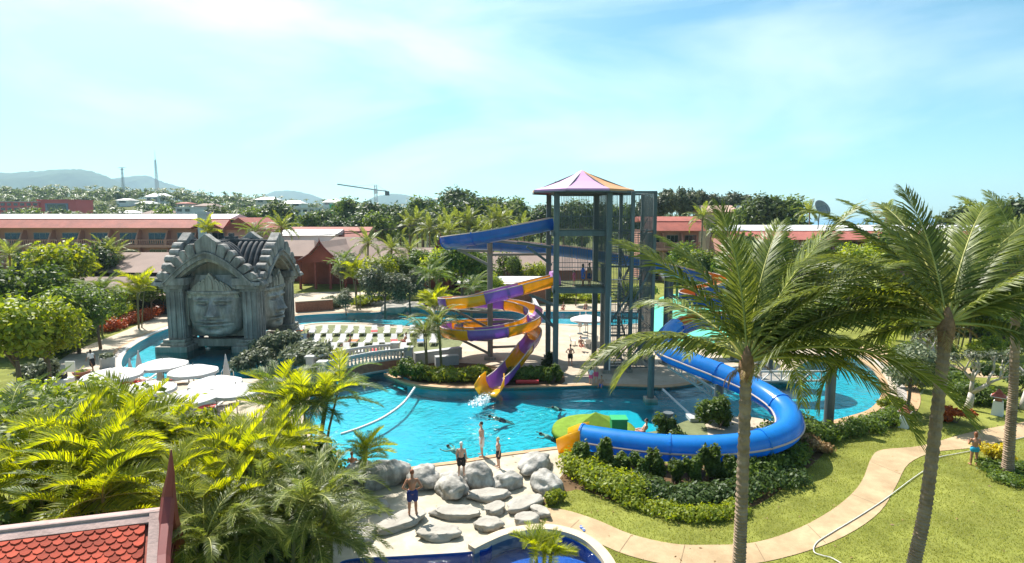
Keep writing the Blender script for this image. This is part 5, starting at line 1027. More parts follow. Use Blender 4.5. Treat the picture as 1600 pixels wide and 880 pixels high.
for i, (px_, py_, Y, rx, m, lb) in enumerate([(60,592,25,3.4,L_bright,'large-leaved bright shrub at the left edge before the terrace'),(150,604,24,3.0,L_bright,'large-leaved bright shrub before the parasols'),(-20,620,23,3.0,L_mid,'green shrub mass at the far left edge'),(250,650,22,2.4,L_bright,'yellow-green shrub behind the bare palm trunk'),(90,660,20,3.0,L_mid,'green understorey shrub behind the yellow palms'),(330,655,22,2.2,leaf('pale_leaf', (.25,.28,.08), (.48,.48,.18), .35),'pale flowering shrub before the terrace corner'),(200,720,17,2.6,L_mid,'green understorey behind the roof ridge'),(400,760,17.5,2.2,L_dark,'dark understorey between the palm clumps'),(60,760,15.5,2.6,L_mid,'green understorey at the lower left')]):
    p_ = P(px_, py_, Y); shrub('garden_shrub', lb, p_.x, Y, rx, rx*.8, p_.z, 5200, .2 if i < 5 else .15, m, 700+i, nl=12)
for i, (px_, py_, rx, h, m, lb) in enumerate([(1215,505,3.5,2.6,L_mid,'green bushes behind the right pool, left group'),(1290,500,4,3.0,L_mid,'green bushes behind the right pool, middle group'),(1365,505,3.5,2.6,L_bright,'bright bushes behind the right pool, right group'),(1430,520,3.2,2.4,L_mid,'bushes left of the dark palm trunk'),(1500,520,3.5,2.8,L_dark,'dark bushes behind the twiggy frangipani'),(1570,530,3.5,3.0,L_mid,'bushes at the right edge above the lantern'),(1260,470,5,3.4,L_dark,'dark shrubbery before the red tiled wing, left'),(1350,470,5,3.4,L_mid,'shrubbery before the red tiled wing, middle'),(1450,470,5,3.6,L_dark,'dark shrubbery before the red tiled wing, right'),(1560,475,5,4.0,L_mid,'tall shrubbery at the far right edge'),(1150,455,4,3.0,L_mid,'shrubs behind the green splash pad'),(1080,450,4,3.0,L_dark,'dark shrubs behind the curl of the blue slide'),(800,462,5,2.2,L_mid,'shrubs behind the back lagoon near the tower'),(330,462,5,3.0,L_dark,'dark shrubs behind the temple'),(60,520,4,2.6,L_mid,'green shrubs under the left trees'),(20,560,3,2.4,L_dark,'dark shrubs at the left edge under the trees'),(1480,600,1.8,1.0,L_mid,'low shrubs between frangipani and young tree'),(1560,560,2.4,1.6,L_bright,'bright shrubs behind the right lantern')]):
    p_ = G(px_, py_); shrub('bush', lb, p_.x, p_.y, rx, rx*.8, h, 5000, .2 if rx > 3 else .13, m, 900+i, nl=10)
# short grass standing on the near lawn
rg = np.random.RandomState(4); lawn_f = GF[zone == 'lawn']; nb = 150000; gx = rg.uniform(0,30,nb); gy = 15+17*rg.rand(nb)**1.2; inside_any = np.zeros(nb, bool)
for nm_, pl_ in ZONES: inside_any |= inside([(q_.x,q_.y) for q_ in pl_], np.c_[gx,gy])
k = ~inside_any & (gx < gy*.98); gx, gy = gx[k], gy[k]; nb = len(gx); a = rg.uniform(0,6.28,nb); hh = rg.uniform(.03,.075,nb); w = .014
px0 = np.c_[gx,gy,np.zeros(nb)]; sd_ = np.c_[np.cos(a)*w,np.sin(a)*w,np.zeros(nb)]; tipv = px0+np.c_[rg.normal(size=nb)*.03,rg.normal(size=nb)*.03,hh]
V = np.stack([px0-sd_,px0+sd_,tipv],1).reshape(-1,3)
tag(link('grass', npmesh('grass', V, np.arange(nb*3).reshape(-1,3), leaf('grass_blade', (.15,.18,.025), (.34,.35,.08), .45))), 'short sunlit grass of the lawn round the tan path', 'grass', kind='stuff')
for i, (px_, py_, Y, rx, m, lb) in enumerate([(285,640,19.5,1.6,L_bright,'bright broadleaf shrub left of the pale flowering shrub'),(70,640,18,1.7,L_bright,'bright broadleaf shrub between the left palm clumps'),(165,668,17,1.5,L_bright,'bright broadleaf shrub right of the yellow palm clump'),(255,700,16.5,1.5,L_mid,'leafy shrub left of the maroon finial'),(350,730,17,1.6,L_bright,'bright leafy shrub below the yellow palms'),(470,690,21,1.6,L_mid,'leafy shrub under the big pool palm clump'),(420,650,24,1.7,L_bright,'bright leafy shrub at the left foot of the pool palms'),(10,690,16.5,1.8,L_mid,'leafy shrub at the left edge above the tiled roof')]):
    p_ = P(px_, py_, Y); shrub('garden_shrub', lb, p_.x, Y, rx, rx*.8, p_.z, 4200, .15, m, 760+i, nl=12)
# bare frangipani with pale crooked limbs
def frangipani(label, px_, py_, h, seed):
    g_ = G(px_, py_); t = thing('frangipani_tree', label, 'tree', tuple(g_)); rg = random.Random(seed); mb = MB(); tips = []
    def grow(p_, d, r_, lv):
        q_ = p_ + d*h*.27*rg.uniform(.8,1.15)*(.82**lv); mid = (p_+q_)/2 + Vector((rg.uniform(-.1,.1),rg.uniform(-.1,.1),0)); mb.tube([p_,mid,q_], [r_,r_*.85,r_*.7], 7)
        if lv >= 4: tips.append(q_); return
        for k in range(2 + (rg.random() < .35)): grow(q_, (d + Vector((rg.uniform(-.9,.9),rg.uniform(-.9,.9),rg.uniform(-.15,.5)))).normalized(), r_*.62, lv+1)
    grow(g_, Vector((.15,0,1)).normalized(), .24, 0); mb.build('trunk', mat('frangipani_bark', (.42,.38,.33), .85, .2, 3, .4, 15), t, True)
    V, Q = leaf_cloud([(q_.x,q_.y,q_.z,.3,.3,.2) for q_ in tips], 420, .13, seed); link('crown', npmesh('crown', V, Q, L_grey), t)
frangipani('bare crooked frangipani on the right lawn behind the croton bush', 1512, 640, 4.6, 3); frangipani('bare frangipani at the right edge behind the pale palm trunk', 1598, 640, 4.6, 5); frangipani('twiggy frangipani beside the upper right path', 1462, 590, 4.2, 9)

# ================================================================ ROCKS
def rock_mesh(seed, sx, sy, sz, m, flat=False, sub=4):
    import bmesh
    bm = bmesh.new(); bmesh.ops.create_icosphere(bm, subdivisions=sub, radius=1.0); off = Vector((seed*3.1, seed*1.7, seed*.9))
    for v in bm.verts:
        d = v.co.normalized(); k = 1 + .36*noise.noise(d*1.2+off) + .16*noise.noise(d*2.6+off) + .035*noise.noise(d*8+off) + .02*noise.noise(d*17+off)
        if flat: k2 = max(-.55, min(.5, d.z*1.4)); v.co = Vector((d.x*k, d.y*k, k2 + .05*noise.noise(d*4+off)))
        else: v.co = d*k
        v.co.x *= sx; v.co.y *= sy; v.co.z *= sz
    me = bpy.data.meshes.new('rock'); bm.to_mesh(me); bm.free(); me.materials.append(m); me.polygons.foreach_set('use_smooth', [True]*len(me.polygons)); return me
BIG = [(563,751,0.90,0.68,0.53,'grey boulder at the left end of the row, half under the palms'),(604,753,1.23,0.77,0.73,'largest rounded boulder at the left of the row by the pool'),(662,755,0.90,0.68,0.58,'rounded boulder right of the largest one with a pale ledge'),(706,769,0.90,0.64,0.52,'boulder under the boy with white hair, left half'),(745,755,0.95,0.64,0.67,'cracked boulder under the boy with white hair, right half'),(793,760,0.68,0.51,0.43,'low rounded boulder at the feet of the blond boy'),(836,731,1.19,0.64,0.43,'long sloping pale boulder reaching toward the tube exit'),(856,763,0.93,0.68,0.52,'round white boulder beside the hedge')]
for i, (px_, py_, sx, sy, sz, lb) in enumerate(BIG):
    g_ = G(px_, py_); o = link('boulder', rock_mesh(20+i, sx, sy, sz, M_boulder)); o.location = (g_.x, g_.y, sz*.42); o.rotation_euler = (0,0,i*.7); tag(o, lb, 'boulder', 'boulders between wash slab and pool')
FLAT = [(578,797,.85,.45,'flat stone at the left under the largest boulder'),(628,820,1.15,.55,'broad flat stone under the man in blue shorts'),(712,806,1.05,.5,'long flat stone in the middle of the wash slab'),(762,778,.95,.5,'dark topped flat stone below the cracked boulder'),(774,800,.5,.4,'small flat stone right of the long one'),(685,838,.95,.5,'pale flat stone nearest the lower pool'),(762,824,.6,.42,'squarish flat stone by the curb'),(820,792,.95,.45,'large flat stone at the start of the tan path'),(822,816,.55,.4,'flat stone tucked against the path edge'),(560,838,.8,.7,'dark flat stone at the left under the palms'),(845,805,.3,.5,'narrow upright edging stone by the path')]
for i, (px_, py_, sx, sy, lb) in enumerate(FLAT):
    g_ = G(px_, py_); o = link('flat_stone', rock_mesh(60+i, sx*.9, sy*.9, .26, M_flat, True, 4)); o.location = (g_.x, g_.y, .14); o.rotation_euler = (0,0,.25+.5*math.sin(i*2)); tag(o, lb, 'stone', 'flat stepping stones on the wash slab')
for i, (px_, py_, lb) in enumerate([(612,486,'grey rock at the back lagoon waterfall'),(648,482,'dark rock beside the back lagoon cove'),(1200,592,'wide grey concrete landing mound in the right pool')]):
    g_ = G(px_, py_); o = link('pool_rock', rock_mesh(80+i, 1.6 if i < 2 else 2.4, 1.1 if i < 2 else 1.5, .8 if i < 2 else .5, M_flat)); o.location = (g_.x, g_.y, .1); tag(o, lb, 'rock')

# ================================================================ BRIDGE
ba, bb = G(505,598), G(640,572); bt = thing('garden_bridge', 'low brick and stone footbridge with white balustrades over the pool channel', 'bridge', ((ba.x+bb.x)/2,(ba.y+bb.y)/2,0))
bd = Vector((bb.x-ba.x, bb.y-ba.y, 0)); Lb = bd.length; bd.normalize(); bn = Vector((-bd.y,bd.x,0))
def bz(t): return .6 + .2*math.sin(math.pi*t)
NB = 24
for s_, off_ in ((0,0.0),(1,2.2)):
    o0 = bn*off_; mb = MB(); 
    for k in range(NB): 
        t0, t1 = k/NB, (k+1)/NB; p0, p1 = ba+bd*Lb*t0+o0, ba+bd*Lb*t1+o0
        lo0, lo1 = bz(t0)-.75, bz(t1)-.75; lo0, lo1 = max(.0,lo0), max(.0,lo1)
        mb.add([p0+bn*-.12+Vector((0,0,lo0)), p1+bn*-.12+Vector((0,0,lo1)), p1+bn*-.12+Vector((0,0,bz(t1))), p0+bn*-.12+Vector((0,0,bz(t0))), p0+bn*.12+Vector((0,0,lo0)), p1+bn*.12+Vector((0,0,lo1)), p1+bn*.12+Vector((0,0,bz(t1))), p0+bn*.12+Vector((0,0,bz(t0)))], [(0,1,2,3),(5,4,7,6),(3,2,6,7),(4,5,1,0)])
    side_ = mb.build('brick_side', M_brick, bt)
    M_bal = mat('grey_white_stone', (.40,.40,.385), .75, .15, 2)
    rail = MB().tube([ba+bd*Lb*k/NB+o0+Vector((0,0,bz(k/NB)+.78)) for k in range(NB+1)], .13, 6).build('top_rail', M_bal, bt)
    MB().tube([ba+bd*Lb*k/NB+o0+Vector((0,0,bz(k/NB)+.06)) for k in range(NB+1)], .12, 6).build('bottom_rail', M_bal, bt)
    MB().tube([ba+bd*Lb*k/NB+o0-bn*.02+Vector((0,0,max(.05,bz(k/NB)-.72))) for k in range(NB+1)], .14, 6).build('arch_band', M_bal, bt)
    bm_ = MB().lathe([(.07,0),(.10,.12),(.05,.3),(.09,.5),(.07,.7)], 8).mesh('baluster', M_bal, True)
    for k in range(NB):
        t = (k+.5)/NB; o = link('baluster', bm_, bt); q_ = ba+bd*Lb*t+o0; o.location = (q_.x, q_.y, bz(t)+.08)
    for t in (0,1):
        q_ = ba+bd*Lb*t+o0; pr = MB().box(q_.x-.28,q_.x+.28,q_.y-.28,q_.y+.28,0,1.5).build('end_pier', M_bal, bt, bevel=.03); MB().box(q_.x-.36,q_.x+.36,q_.y-.36,q_.y+.36,1.5,1.62).build('pier_cap', M_bal, pr)
mb = MB(); vs = [ba+bd*Lb*k/NB+bn*o_+Vector((0,0,bz(k/NB)+.01)) for k in range(NB+1) for o_ in (.1,2.1)]; mb.add(vs, [(2*k,2*k+2,2*k+3,2*k+1) for k in range(NB)]); mb.build('walkway', M_deck, bt)
# low garden walls beside the bridge and at the back lagoon
def low_wall(label, a, b_, h, w, m, capm=None):
    a, b_ = G(*a), G(*b_); t = thing('low_wall', label, 'wall', tuple((a+b_)/2)); MB().bar(a+Vector((0,0,h/2)), b_+Vector((0,0,h/2)), w, h).build('wall_body', m, t); MB().bar(a+Vector((0,0,h+.05)), b_+Vector((0,0,h+.05)), w+.12, .1).build('coping', capm or M_bal, t)
low_wall('low grey garden wall right of the bridge', (648,570),(720,560), .9, .5, M_bal); low_wall('short stepped wall behind the planter island palms', (680,572),(716,569), .7, .5, M_bal); low_wall('brick planter wall right of the temple by the lagoon', (462,488),(520,484), 1.3, .6, M_brick, M_deck)
low_wall('white ramp wall behind the spiral slide', (830,470),(845,500), .9, .3, M_white)

# ================================================================ FURNITURE
def make_lounger():
    t = thing('sun_lounger', 'lounger', 'sun lounger', local=True); w = mat('grey_white_plastic', (.50,.49,.47), .6, .08, 2)
    fr = MB(); 
    for sx in (-.3,.3): fr.bar((sx,-.95,.32),(sx,.95,.32),.05,.06)
    for yy in (-.95,-.3,.3): fr.bar((-.3,yy,.32),(.3,yy,.32),.05,.05)
    fr.build('frame', w, t); MB().box(-.28,.28,-.92,.32,.35,.39).build('seat', w, t, bevel=.01)
    MB().extr([(-.28,.32,.36),(-.28,.98,.78),(-.28,.95,.83),(-.28,.30,.41)], (.56,0,0)).build('backrest', w, t)
    for sx in (-.28,.28):
        for yy in (-.8,.7): MB().bar((sx,yy,0),(sx,yy,.32),.05).build('leg', w, t)
    MB().bar((-.34,.05,.5),(-.34,.55,.5),.05,.04).bar((.34,.05,.5),(.34,.55,.5),.05,.04).build('armrest', w, t); return t
towels = [mat('orange_towel', (.65,.16,.05), .9, .1, 2), mat('red_towel', (.50,.05,.05), .9, .1, 2), mat('pale_towel', (.60,.55,.52), .9, .1, 2), mat('blue_towel', (.10,.22,.50), .9, .1, 2)]
lp = make_lounger(); first = True; rl = random.Random(21)
def lounger(x, y, rz, label, towel=None, group='sun loungers by the pool', short=''):
    global first
    if first: o = lp; first = False; o.location = (x,y,.016); o.rotation_euler = (0,0,rz)
    else: o = copy_tree(lp, (x,y,.016), rz)
    o['label'] = label; o['group'] = group
    if towel is not None:
        c_, s_ = math.cos(rz), math.sin(rz); t = MB().box(-.31,.31,-.7,.25,.395,.425).build('towel', towels[towel]); t.location = (x,y,.016); t.rotation_euler = (0,0,rz); tag(t, ['orange','red','pale','blue'][towel] + ' towel on the ' + short, 'towel', 'towels on loungers')
rows_l = [('back row of the turf island', [(468+i*19.5, 523-i*.0) for i in range(11)], R(8)), ('middle row of the turf island', [(452+i*20.5, 538) for i in range(12)], R(8)), ('front row by the bridge', [(475+i*22, 553) for i in range(8)], R(8))]
tw_at = {(0,0):0,(0,4):2,(0,6):1,(0,8):2,(1,3):2,(1,5):0,(1,8):1,(1,10):3,(2,0):0,(2,3):2,(2,5):1}
for ri, (rn, pts, rz) in enumerate(rows_l):
    for i, (px_, py_) in enumerate(pts):
        g_ = G(px_, py_); lounger(g_.x, g_.y, rz + rl.uniform(-.12,.12), 'white sun lounger, %s from the left in the %s' % (ORD[i], rn), tw_at.get((ri,i)), short='%s lounger of the %s' % (ORD[i], rn))
for i, (px_, py_, tw_) in enumerate([(196,604,1),(222,604,1),(250,606,0),(278,600,1),(318,612,None),(340,618,0),(230,640,None),(355,632,1),(180,630,None),(262,638,2),(330,645,1),(300,632,None)]):
    g_ = G(px_, py_); lounger(g_.x, g_.y, R(-60+rl.uniform(-20,20)), 'white sun lounger on the parasol terrace, %s from the pool corner' % ORD[i], tw_, 'sun loungers under the terrace parasols', short='%s terrace lounger from the pool corner' % ORD[i])
def parasol(label, px_, py_, h, r, group='white terrace parasols'):
    g_ = G(px_, py_); t = thing('parasol', label, 'parasol', (g_.x,g_.y,0), group); n = 24; vs = [(g_.x,g_.y,h+.42)]
    for q_, z in ((.5,.26),(1.0,.0)):
        for j in range(n): a = 2*math.pi*j/n; k = 1-.03*(j % 3 != 0); vs.append((g_.x+r*q_*k*math.cos(a), g_.y+r*q_*k*math.sin(a), h+z))
    vs += [(g_.x+r*math.cos(2*math.pi*j/n), g_.y+r*math.sin(2*math.pi*j/n), h-.16-.03*(j % 2)) for j in range(n)]
    fs = [(0,1+j,1+(j+1)%n) for j in range(n)] + [(1+j,1+n+j,1+n+(j+1)%n,1+(j+1)%n) for j in range(n)] + [(1+n+j,1+2*n+j,1+2*n+(j+1)%n,1+n+(j+1)%n) for j in range(n)]
    MB().add(vs, fs).build('canopy', M_umb, t); MB().tube([(g_.x,g_.y,0),(g_.x,g_.y,h+.5)], .03, 8).build('pole', M_brownsteel, t); MB().lathe([(.3,0),(.28,.1),(.06,.14)], 14, (g_.x,g_.y,0.01)).build('base', M_steel, t)
    mb = MB()
    for j in range(8): a = 2*math.pi*j/8; mb.bar((g_.x,g_.y,h+.36),(g_.x+r*.97*math.cos(a),g_.y+r*.97*math.sin(a),h-.03),.02)
    mb.build('ribs', M_brownsteel, t)
for lb, px_, py_, r in [('open white parasol nearest the pool corner',258,606,1.55),('open white parasol beside the pool steps',305,618,1.5),('open white parasol right of the pool steps parasol',340,640,1.5),('large white parasol at the left of the terrace',180,625,1.7),('white parasol behind the palm fronds, centre of the terrace',232,652,1.6),('white parasol at the right end of the terrace',372,655,1.4),('white parasol low among the palms',298,668,1.5),('white parasol half hidden at the terrace front',240,690,1.4)]: parasol(lb, px_, py_+12, 2.15, r)
for lb, px_, py_, r in [('white parasol by the deck behind the tower',918,535,1.7),('white parasol before the pink hotel, left',137,455,1.6),('white parasol before the pink hotel, middle',160,455,1.5),('white parasol before the pink hotel, right',182,452,1.5)]: parasol(lb, px_, py_, 2.3, r)
def closed_parasol(label, px_, py_, h=2.2):
    g_ = G(px_, py_); t = thing('closed_parasol', label, 'parasol', (g_.x,g_.y,0), 'folded parasols'); MB().lathe([(.22,.75),(.25,.9),(.17,1.5),(.07,h-.1),(.02,h+.15)], 10, (g_.x,g_.y,0)).build('folded_canopy', M_umb, t, True); MB().tube([(g_.x,g_.y,0),(g_.x,g_.y,.8)], .03, 8).build('pole', M_brownsteel, t); MB().lathe([(.28,0),(.26,.1),(.05,.13)], 12, (g_.x,g_.y,.01)).build('base', M_steel, t)
for lb, px_, py_ in [('folded white parasol at the pool edge of the terrace',219,596),('folded white parasol between loungers on the terrace',206,612),('folded white parasol in the middle of the terrace',252,618),('folded white parasol by the pool ladder',355,604),('left folded parasol behind the tower deck parasol',906,522),('right folded parasol behind the tower deck parasol',915,520)]: closed_parasol(lb, px_, py_)
def chair_table(px_, py_):
    g_ = G(px_, py_); t = thing('plastic_table', 'white plastic table under the parasol behind the tower', 'table', tuple(g_)); MB().box(g_.x-.45,g_.x+.45,g_.y-.45,g_.y+.45,.7,.74).build('tabletop', M_white, t, bevel=.02)
    for a in (-1,1):
        for b_ in (-1,1): MB().bar((g_.x+a*.38,g_.y+b_*.38,0.012),(g_.x+a*.38,g_.y+b_*.38,.7),.05).build('leg', M_white, t)
    for i, (dx, dy, lb) in enumerate(((-1,.1,'left of'),(1,0,'right of'),(.2,-1,'in front of'))):
        c = thing('plastic_chair', 'white plastic chair %s the table behind the tower' % lb, 'chair', (g_.x+dx,g_.y+dy,0), 'plastic chairs behind the tower'); x, y = g_.x+dx, g_.y+dy
        MB().box(x-.24,x+.24,y-.24,y+.24,.42,.46).build('seat', M_white, c, bevel=.02); MB().bar((x+dx*.24,y+dy*.24,.45),(x+dx*.32,y+dy*.32,.9),.46 if abs(dx) < .5 else .06,.06 if abs(dx) < .5 else .46).build('backrest', M_white, c)
        for a in (-1,1):
            for b_ in (-1,1): MB().bar((x+a*.2,y+b_*.2,0.012),(x+a*.2,y+b_*.2,.42),.04).build('leg', M_white, c)
chair_table(912, 540)
# garden lanterns: white tapered body with red Thai roof
def lantern(label, px_, py_, s=1.0):
    g_ = G(px_, py_); t = thing('garden_lantern', label, 'lantern', tuple(g_), 'garden lanterns'); x, y = g_.x, g_.y
    MB().lathe([(.36*s,0),(.28*s,.75*s)], 4, (x,y,.0)).build('pedestal', M_white, t); MB().lathe([(.2*s,.75*s),(.2*s,1.0*s)], 4, (x,y,0)).build('lamp_box', M_brick, t); ro = MB().lathe([(.46*s,1.0*s),(.2*s,1.18*s),(.22*s,1.2*s),(.02,1.42*s)], 4, (x,y,0)).build('lamp_roof', M_redroof, t)
    MB().lathe([(.47*s,.985*s),(.47*s,1.01*s)], 4, (x,y,0)).build('eave', M_white, ro)
lantern('red roofed garden lantern on white pedestal by the right pool rim', 1412, 668, .95); lantern('red roofed garden lantern beside the pale palm trunk', 1558, 648, 1.15); lantern('red roofed garden lantern by the left walkway', 103, 548, 1.3)
g_ = G(168,574); t = thing('planter_box', 'square concrete planter with flowers by the left pool corner', 'planter', tuple(g_)); MB().lathe([(.62,0),(.68,.85),(.58,.85),(.55,.7)], 4, tuple(g_)).build('box', M_bal, t); V, Q = leaf_cloud([(g_.x,g_.y,.95,.5,.5,.25)], 500, .1, 3); link('plants', npmesh('plants', V, Q, L_grey), t)
g_ = G(128,590); t = thing('clay_bowl', 'low terracotta planter bowl on the left terrace', 'planter', tuple(g_)); MB().lathe([(.3,0),(.55,.35),(.6,.5),(.5,.5),(.45,.3)], 16, tuple(g_)).build('bowl', M_brick, t, True); V, Q = leaf_cloud([(g_.x,g_.y,.5,.35,.35,.1)], 160, .08, 5); link('plants', npmesh('plants', V, Q, L_mid), t)
g_ = G(112,598); t = thing('notice_board', 'small white notice board on posts at the left terrace', 'sign', tuple(g_)); MB().box(g_.x-.35,g_.x+.35,g_.y-.03,g_.y+.03,.8,1.6).build('board', M_white, t); MB().bar((g_.x-.3,g_.y,0),(g_.x-.3,g_.y,.8),.06).bar((g_.x+.3,g_.y,0),(g_.x+.3,g_.y,.8),.06).build('posts', M_brownsteel, t)
g_ = G(95,612); t = thing('towel_counter', 'white towel counter with a dark device on it at the terrace edge', 'counter', tuple(g_)); MB().box(g_.x-.75,g_.x+.75,g_.y-.4,g_.y+.4,0,.95).build('counter_body', M_white, t, bevel=.03); MB().box(g_.x-.1,g_.x+.4,g_.y-.2,g_.y+.2,.955,1.25).build('device', M_dark, t)
# turf mound, pyramid and pump box by the tube exit
g_ = G(928,676); t = thing('turf_pyramid', 'green turf pyramid on the mound by the tube exit', 'pyramid', tuple(g_)); MB().add([(g_.x-1.5,g_.y-.9,.35),(g_.x+1.5,g_.y-.9,.35),(g_.x+1.6,g_.y+1.0,.35),(g_.x-1.2,g_.y+1.0,.35),(g_.x+.1,g_.y+.1,1.15)], [(0,1,4),(1,2,4),(2,3,4),(3,0,4),(3,2,1,0)]).build('pyramid', mat('bright_turf', (.15,.24,.03), .9, .2, 3, .3, 40, spec=.1), t)
MB().lathe([(2.4,0),(2.3,.28),(1.9,.36),(.01,.4)], 24, (g_.x,g_.y,0)).build('mound', mat('bright_turf', (.15,.24,.03), .9, .2, 3, .3, 40, spec=.1), t, True)
g_ = G(966,684); t = thing('pump_box', 'small green box on legs beside the turf pyramid', 'box', tuple(g_)); MB().box(g_.x-.42,g_.x+.42,g_.y-.35,g_.y+.35,.3,1.1).build('cabinet', mat('green_paint', (.02,.26,.09), .5, .1, 2), t, bevel=.02); MB().box(g_.x-.46,g_.x+.46,g_.y-.39,g_.y+.39,1.1,1.16).build('lid', mat('green_paint_light', (.03,.34,.12), .5, .1, 2), t)
for a in (-.36,.36):
    for b_ in (-.3,.3): MB().bar((g_.x+a,g_.y+b_,0.01),(g_.x+a,g_.y+b_,.3),.05).build('leg', M_dark, t)
# swimming lane ropes with floats
def rope(label, pts):
    line = catmull([G(x, y, -.1) for x, y in pts], 10); t = thing('float_rope', label, 'rope', tuple(line[0])); MB().tube(line, .02, 5).build('cord', M_white, t); fm_ = MB().lathe([(.03,-.13),(.085,-.1),(.085,.1),(.03,.13)], 8).mesh('float', M_white, True); acc = 0
    for i in range(len(line)-1):
        seg = (line[i+1]-line[i]); n_ = max(1, int(seg.length/.42))
        for k in range(n_):
            o = link('float', fm_, t); o.matrix_basis = Matrix.Translation(line[i].lerp(line[i+1], (k+.5)/n_)) @ seg.to_track_quat('Z','Y').to_matrix().to_4x4()
rope('white float rope across the left of the front pool', [(648,606),(630,630),(600,652),(565,668),(535,678)]); rope('white float rope between deck and turf in the front pool', [(1033,606),(1050,622),(1066,637),(1083,652)])
MB_c = G(1090,656); t = MB().box(MB_c.x-.6,MB_c.x+.6,MB_c.y-.5,MB_c.y+.5,0.02,.25).build('anchor_block', M_bal, None, bevel=.03); tag(t, 'pale concrete block where the short float rope ends', 'block')
# garden hose on the lawn and path
hl = [G(x, y, .05) for x, y in [(1320,884),(1300,872),(1285,868),(1272,862),(1276,848),(1300,832),(1340,808),(1380,782),(1420,752),(1440,738),(1455,728),(1462,716),(1500,708),(1540,700),(1600,683),(1640,676)]]
tag(MB().tube(catmull(hl, 8), .02, 6).build('garden_hose', mat('cream_hose', (.66,.62,.55), .5, .05, 2)), 'cream garden hose snaking over lawn and path', 'hose')
for i, (px_, py_) in enumerate([(908,824),(912,828)]):
    g_ = G(px_, py_, .03); t = thing('flip_flop', '%s flip-flop lying on the tan path' % ('upper' if i == 0 else 'lower'), 'flip-flop', tuple(g_), 'pair of flip-flops'); MB().lathe([(.06,0),(.06,.02)], 10, (0,0,0)).build('sole', mat('blue_rubber', (.05,.12,.35), .6, .1, 3), t).matrix_basis = Matrix.Translation(g_) @ Matrix.Diagonal((1,2.2,1,1)); MB().bar((g_.x-.05,g_.y,.06),(g_.x+.05,g_.y,.06),.03,.02).build('strap', M_white, t)
for lb, a, c in (('red rescue tube lying on the island rim',(806,603),(842,603)),('red float bag at the deck rim',(868,598),(876,598))):
    pa, pc = G(*a), G(*c); tag(MB().tube([pa+Vector((0,.35,.2)),pc+Vector((0,.35,.2))], .14, 8).build('rescue_float', towels[1]), lb, 'float')
# pool ladder rails and foam at the spiral exit
for i, (px_, py_) in enumerate([(357,596)]):
    g_ = G(px_, py_); t = thing('pool_ladder', 'steel pool ladder at the terrace corner', 'ladder', tuple(g_))
    for sx in (-.28,.28): MB().tube([(g_.x+sx,g_.y-.4,0.01),(g_.x+sx,g_.y-.4,.8),(g_.x+sx,g_.y-.1,.95),(g_.x+sx,g_.y+.25,.7),(g_.x+sx,g_.y+.3,-.5)], .03, 6).build('rail', mat('chrome', (.6,.6,.6), .2, .05, 1, metal=1.0), t)
V, Q = leaf_cloud([(-1.9,37.9,-.08,.5,1.2,.10),(-2.2,36.8,-.1,.7,.9,.05)], 900, .08, 77); tag(link('foam', npmesh('foam', V, Q, mat('white_foam', (.8,.85,.86), .7, .03, 2))), 'white splash of water below the spiral slide tray', 'splash', kind='stuff')

# ================================================================ PEOPLE
def ell(mb, c, r, m=0, n=10, k=8):
    vs = [(c[0]+r[0]*math.sin(math.pi*i/k)*math.cos(2*math.pi*j/n), c[1]+r[1]*math.sin(math.pi*i/k)*math.sin(2*math.pi*j/n), c[2]+r[2]*math.cos(math.pi*i/k)) for i in range(1,k) for j in range(n)]
    t0, b0 = len(vs), len(vs)+1; vs += [(c[0],c[1],c[2]+r[2]),(c[0],c[1],c[2]-r[2])]
    fs = [(i*n+j,(i+1)*n+j,(i+1)*n+(j+1)%n,i*n+(j+1)%n) for i in range(k-2) for j in range(n)] + [(t0,j,(j+1)%n) for j in range(n)] + [(b0,(k-2)*n+(j+1)%n,(k-2)*n+j) for j in range(n)]
    mb.add(vs, fs, m)
def limb(mb, pts, rs, n=10):
    P_ = []; R_ = []
    for i in range(len(pts)-1):
        for t in (0,.33,.66): P_.append(Vector(pts[i]).lerp(Vector(pts[i+1]), t)); R_.append(rs[i]*(1-t)+rs[i+1]*t)
    P_.append(Vector(pts[-1])); R_.append(rs[-1]); mb.tube(P_, R_, n)
    for p_, r_ in ((pts[0],rs[0]),(pts[-1],rs[-1])): ell(mb, p_, (r_,r_,r_))
SKIN = {'tan': mat('tan_skin', (.40,.19,.11), .5, .08, 4), 'fair': mat('fair_skin', (.58,.34,.24), .5, .08, 4), 'brown': mat('brown_skin', (.28,.14,.08), .5, .08, 4)}
HAIR = {'red': mat('auburn_hair', (.22,.07,.03), .6, .2, 10), 'white': mat('white_cap', (.75,.72,.66), .7, .05, 5), 'dark': mat('dark_hair', (.03,.02,.015), .6, .2, 10), 'blond': mat('blond_hair', (.55,.42,.22), .6, .15, 10)}
CLO = {'navy': mat('navy_cloth', (.02,.035,.16), .8, .1, 5), 'black': mat('black_cloth', (.015,.015,.017), .8, .1, 5), 'white': mat('white_cloth', (.72,.70,.68), .8, .05, 5), 'pink': mat('pink_cloth', (.70,.10,.22), .8, .08, 5), 'blue': mat('blue_cloth', (.04,.14,.55), .8, .08, 5), 'teal': mat('teal_cloth', (.02,.32,.50), .7, .08, 5), 'red': mat('red_cloth', (.5,.04,.04), .8, .08, 5)}
